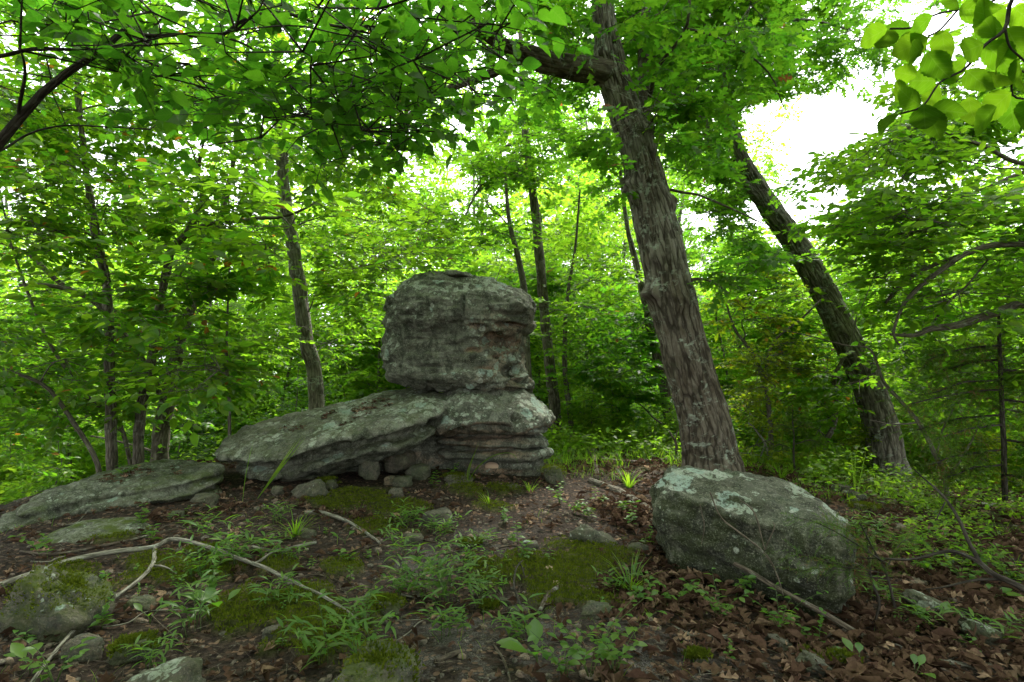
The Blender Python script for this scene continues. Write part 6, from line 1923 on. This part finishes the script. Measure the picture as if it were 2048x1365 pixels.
cedar("fine-needled dark cedar at the right edge below the mossy limbs",
      [[(2010, 1000, dd, 12), (2005, 850, dd, 10), (2000, 700, dd, 8), (1997, 640, dd, 5), (1995, 600, dd, 3)]] +
      [[(2003, y, dd, 5), (2003 + s * w * .5, y + 8, dd - .1 * s2, 4), (2003 + s * w, y + 30, dd - .2 * s2, 2)] for (y, s, w, s2) in
       [(900, -1, 150, 1), (880, 1, 160, 2), (830, -1, 170, -1), (800, 1, 150, 1), (760, -1, 160, 2), (740, 1, 170, 0), (690, -1, 150, 1), (850, -1, 130, 3), (720, -1, 130, -2), (930, -1, 120, 1), (780, -1, 180, 3), (950, 1, 120, 3)]], 70, 62, nl=.042, spread=.24, name="cedar_tree")
cedar("small reddish-green cedar behind the big boulder", [[(1590, 945, 6.8, 5), (1588, 900, 6.8, 4), (1586, 850, 6.8, 3), (1585, 820, 6.8, 2)], [(1588, 900, 6.8, 2), (1560, 890, 6.75, 2), (1545, 895, 6.7, 1)], [(1588, 890, 6.8, 2), (1615, 880, 6.85, 2), (1635, 885, 6.9, 1)], [(1587, 860, 6.8, 2), (1565, 850, 6.75, 1)], [(1587, 860, 6.8, 2), (1610, 848, 6.8, 1)]], 26, 63, nl=.03, spread=.13)

# ------------------------------------------------------------------ ground cover that nobody could count
mb = MB()
def blades(n, d0, d1, u0, u1, L0, L1, thr):
    x, y = ground_pts(n, d0, d1, u0, u1)
    k = rock_free(x, y) & (noise(np.column_stack([x * .9, y * .9, x * 0])) > thr)
    x, y = x[k], y[k]
    n = len(x)
    a = pr.uniform(0, 6.28, n)
    up = pr.uniform(.7, 2.2, n)
    add_leaves(mb, T_BLADE, np.column_stack([x, y, GH(x, y) - .005]), np.column_stack([np.cos(a), np.sin(a), up]), np.column_stack([-np.cos(a) * up, -np.sin(a) * up, np.ones(n)]), pr.uniform(L0, L1, n), pr.uniform(0, 1, n))
blades(11000, 6.7, 13, .05, .56, .10, .24, -.35)
blades(4500, 5.6, 9, .48, .75, .08, .2, -.1)
blades(3500, 4.3, 8, .6, 1.02, .06, .16, .05)
blades(2500, 6.0, 8.0, .05, .4, .05, .14, .05)
blades(900, 2.2, 5.0, -.9, .9, .04, .10, .15)
tag(link("grass", mb.mesh("grass", M['grass'], smooth=False)), "sparse light green grass covering the ground behind", "grass", kind='stuff')
mb = MB()
def weeds(n, d0, d1, u0, u1, h, s0, s1, thr):
    x, y = ground_pts(n, d0, d1, u0, u1)
    k = rock_free(x, y) & (noise(np.column_stack([x * 1.1 + 7, y * 1.1, x * 0])) > thr)
    x, y = x[k], y[k]
    n = len(x)
    hh = pr.uniform(0, 1, n) * h * (.5 + .8 * sstep(-.3, .4, noise(np.column_stack([x * 1.7, y * 1.7, x * 0 + 3]))))
    add_leaves(mb, T_SIMPLE, np.column_stack([x, y, GH(x, y) + .02 + hh]), pr.normal(0, 1, (n, 3)) * [1, 1, .3], pr.normal(0, .35, (n, 3)) + [0, 0, 1], pr.uniform(s0, s1, n), pr.uniform(0, 1, n))
weeds(12000, 7.2, 13, -.05, .6, .35, .05, .10, -.3)
weeds(10000, 5.6, 11, .5, 1.05, .36, .04, .08, .0)
weeds(3500, 4.0, 6, .68, 1.05, .22, .03, .06, .05)
weeds(9000, 7.4, 13, -1.0, -.35, .5, .05, .10, -.3)
tag(link("ground_cover", mb.mesh("ground_cover", M['leaf_far'], smooth=False)), "low leafy weeds covering the ground among the trees", "weeds", kind='stuff')

# ------------------------------------------------------------------ labels of small repeats: told apart by the stone they lie nearest to
import re
_marks, _count = [], {}
for o in SC.objects:
    if o.parent is None and o.get('category') in ('stone', 'boulder', 'rock slab', 'rock ledge'):
        s_ = re.split(r" (?:in|left|right|on|at|under|beside|by|behind|below|above|before|among|touching|set|tucked|balanced|alone|half|standing|leaning|bedded|with|lying|just|high|from|poking|against|near|resting) ", " ".join(o['label'].split(',')[0].split()))[0]
        _marks.append((np.array(o.location), s_))
        _count[s_] = _count.get(s_, 0) + 1
_marks = [q for q in _marks if _count[q[1]] == 1 and 2 <= len(q[1].split()) <= 5]
_ord = ORD + ["eleventh nearest", "twelfth nearest", "thirteenth nearest", "fourteenth nearest", "fifteenth nearest", "sixteenth nearest", "seventeenth nearest", "eighteenth nearest", "nineteenth nearest", "twentieth nearest"]
_what = {"curled oak leaves on the ground": "curled brown oak leaf", "dry oval leaves on the ground": "dry brown oval leaf", "flat oak leaves on the ground": "flattened brown oak leaf",
         "tiny seedlings in the leaf litter": "tiny green seedling", "thin dead twigs on the ground": "thin dead twig", "small lance-leaved sprigs on the slope": "small lance-leaved grass sprig"}
_items = []
for o in SC.objects:
    if o.parent is None and o.get('group') in _what:
        p = np.array(o.matrix_basis.translation)
        d_ = [np.linalg.norm(p - m[0]) for m in _marks]
        k = int(np.argmin(d_))
        _items.append((d_[k], o, _marks[k][1]))
_rank = {}
for d_, o, m in sorted(_items, key=lambda q: q[0]):
    r = _rank[(o['group'], m)] = _rank.get((o['group'], m), -1) + 1
    if r < len(_ord):
        o['label'] = "%s %s to the %s" % (_ord[r], _what[o['group']], m)
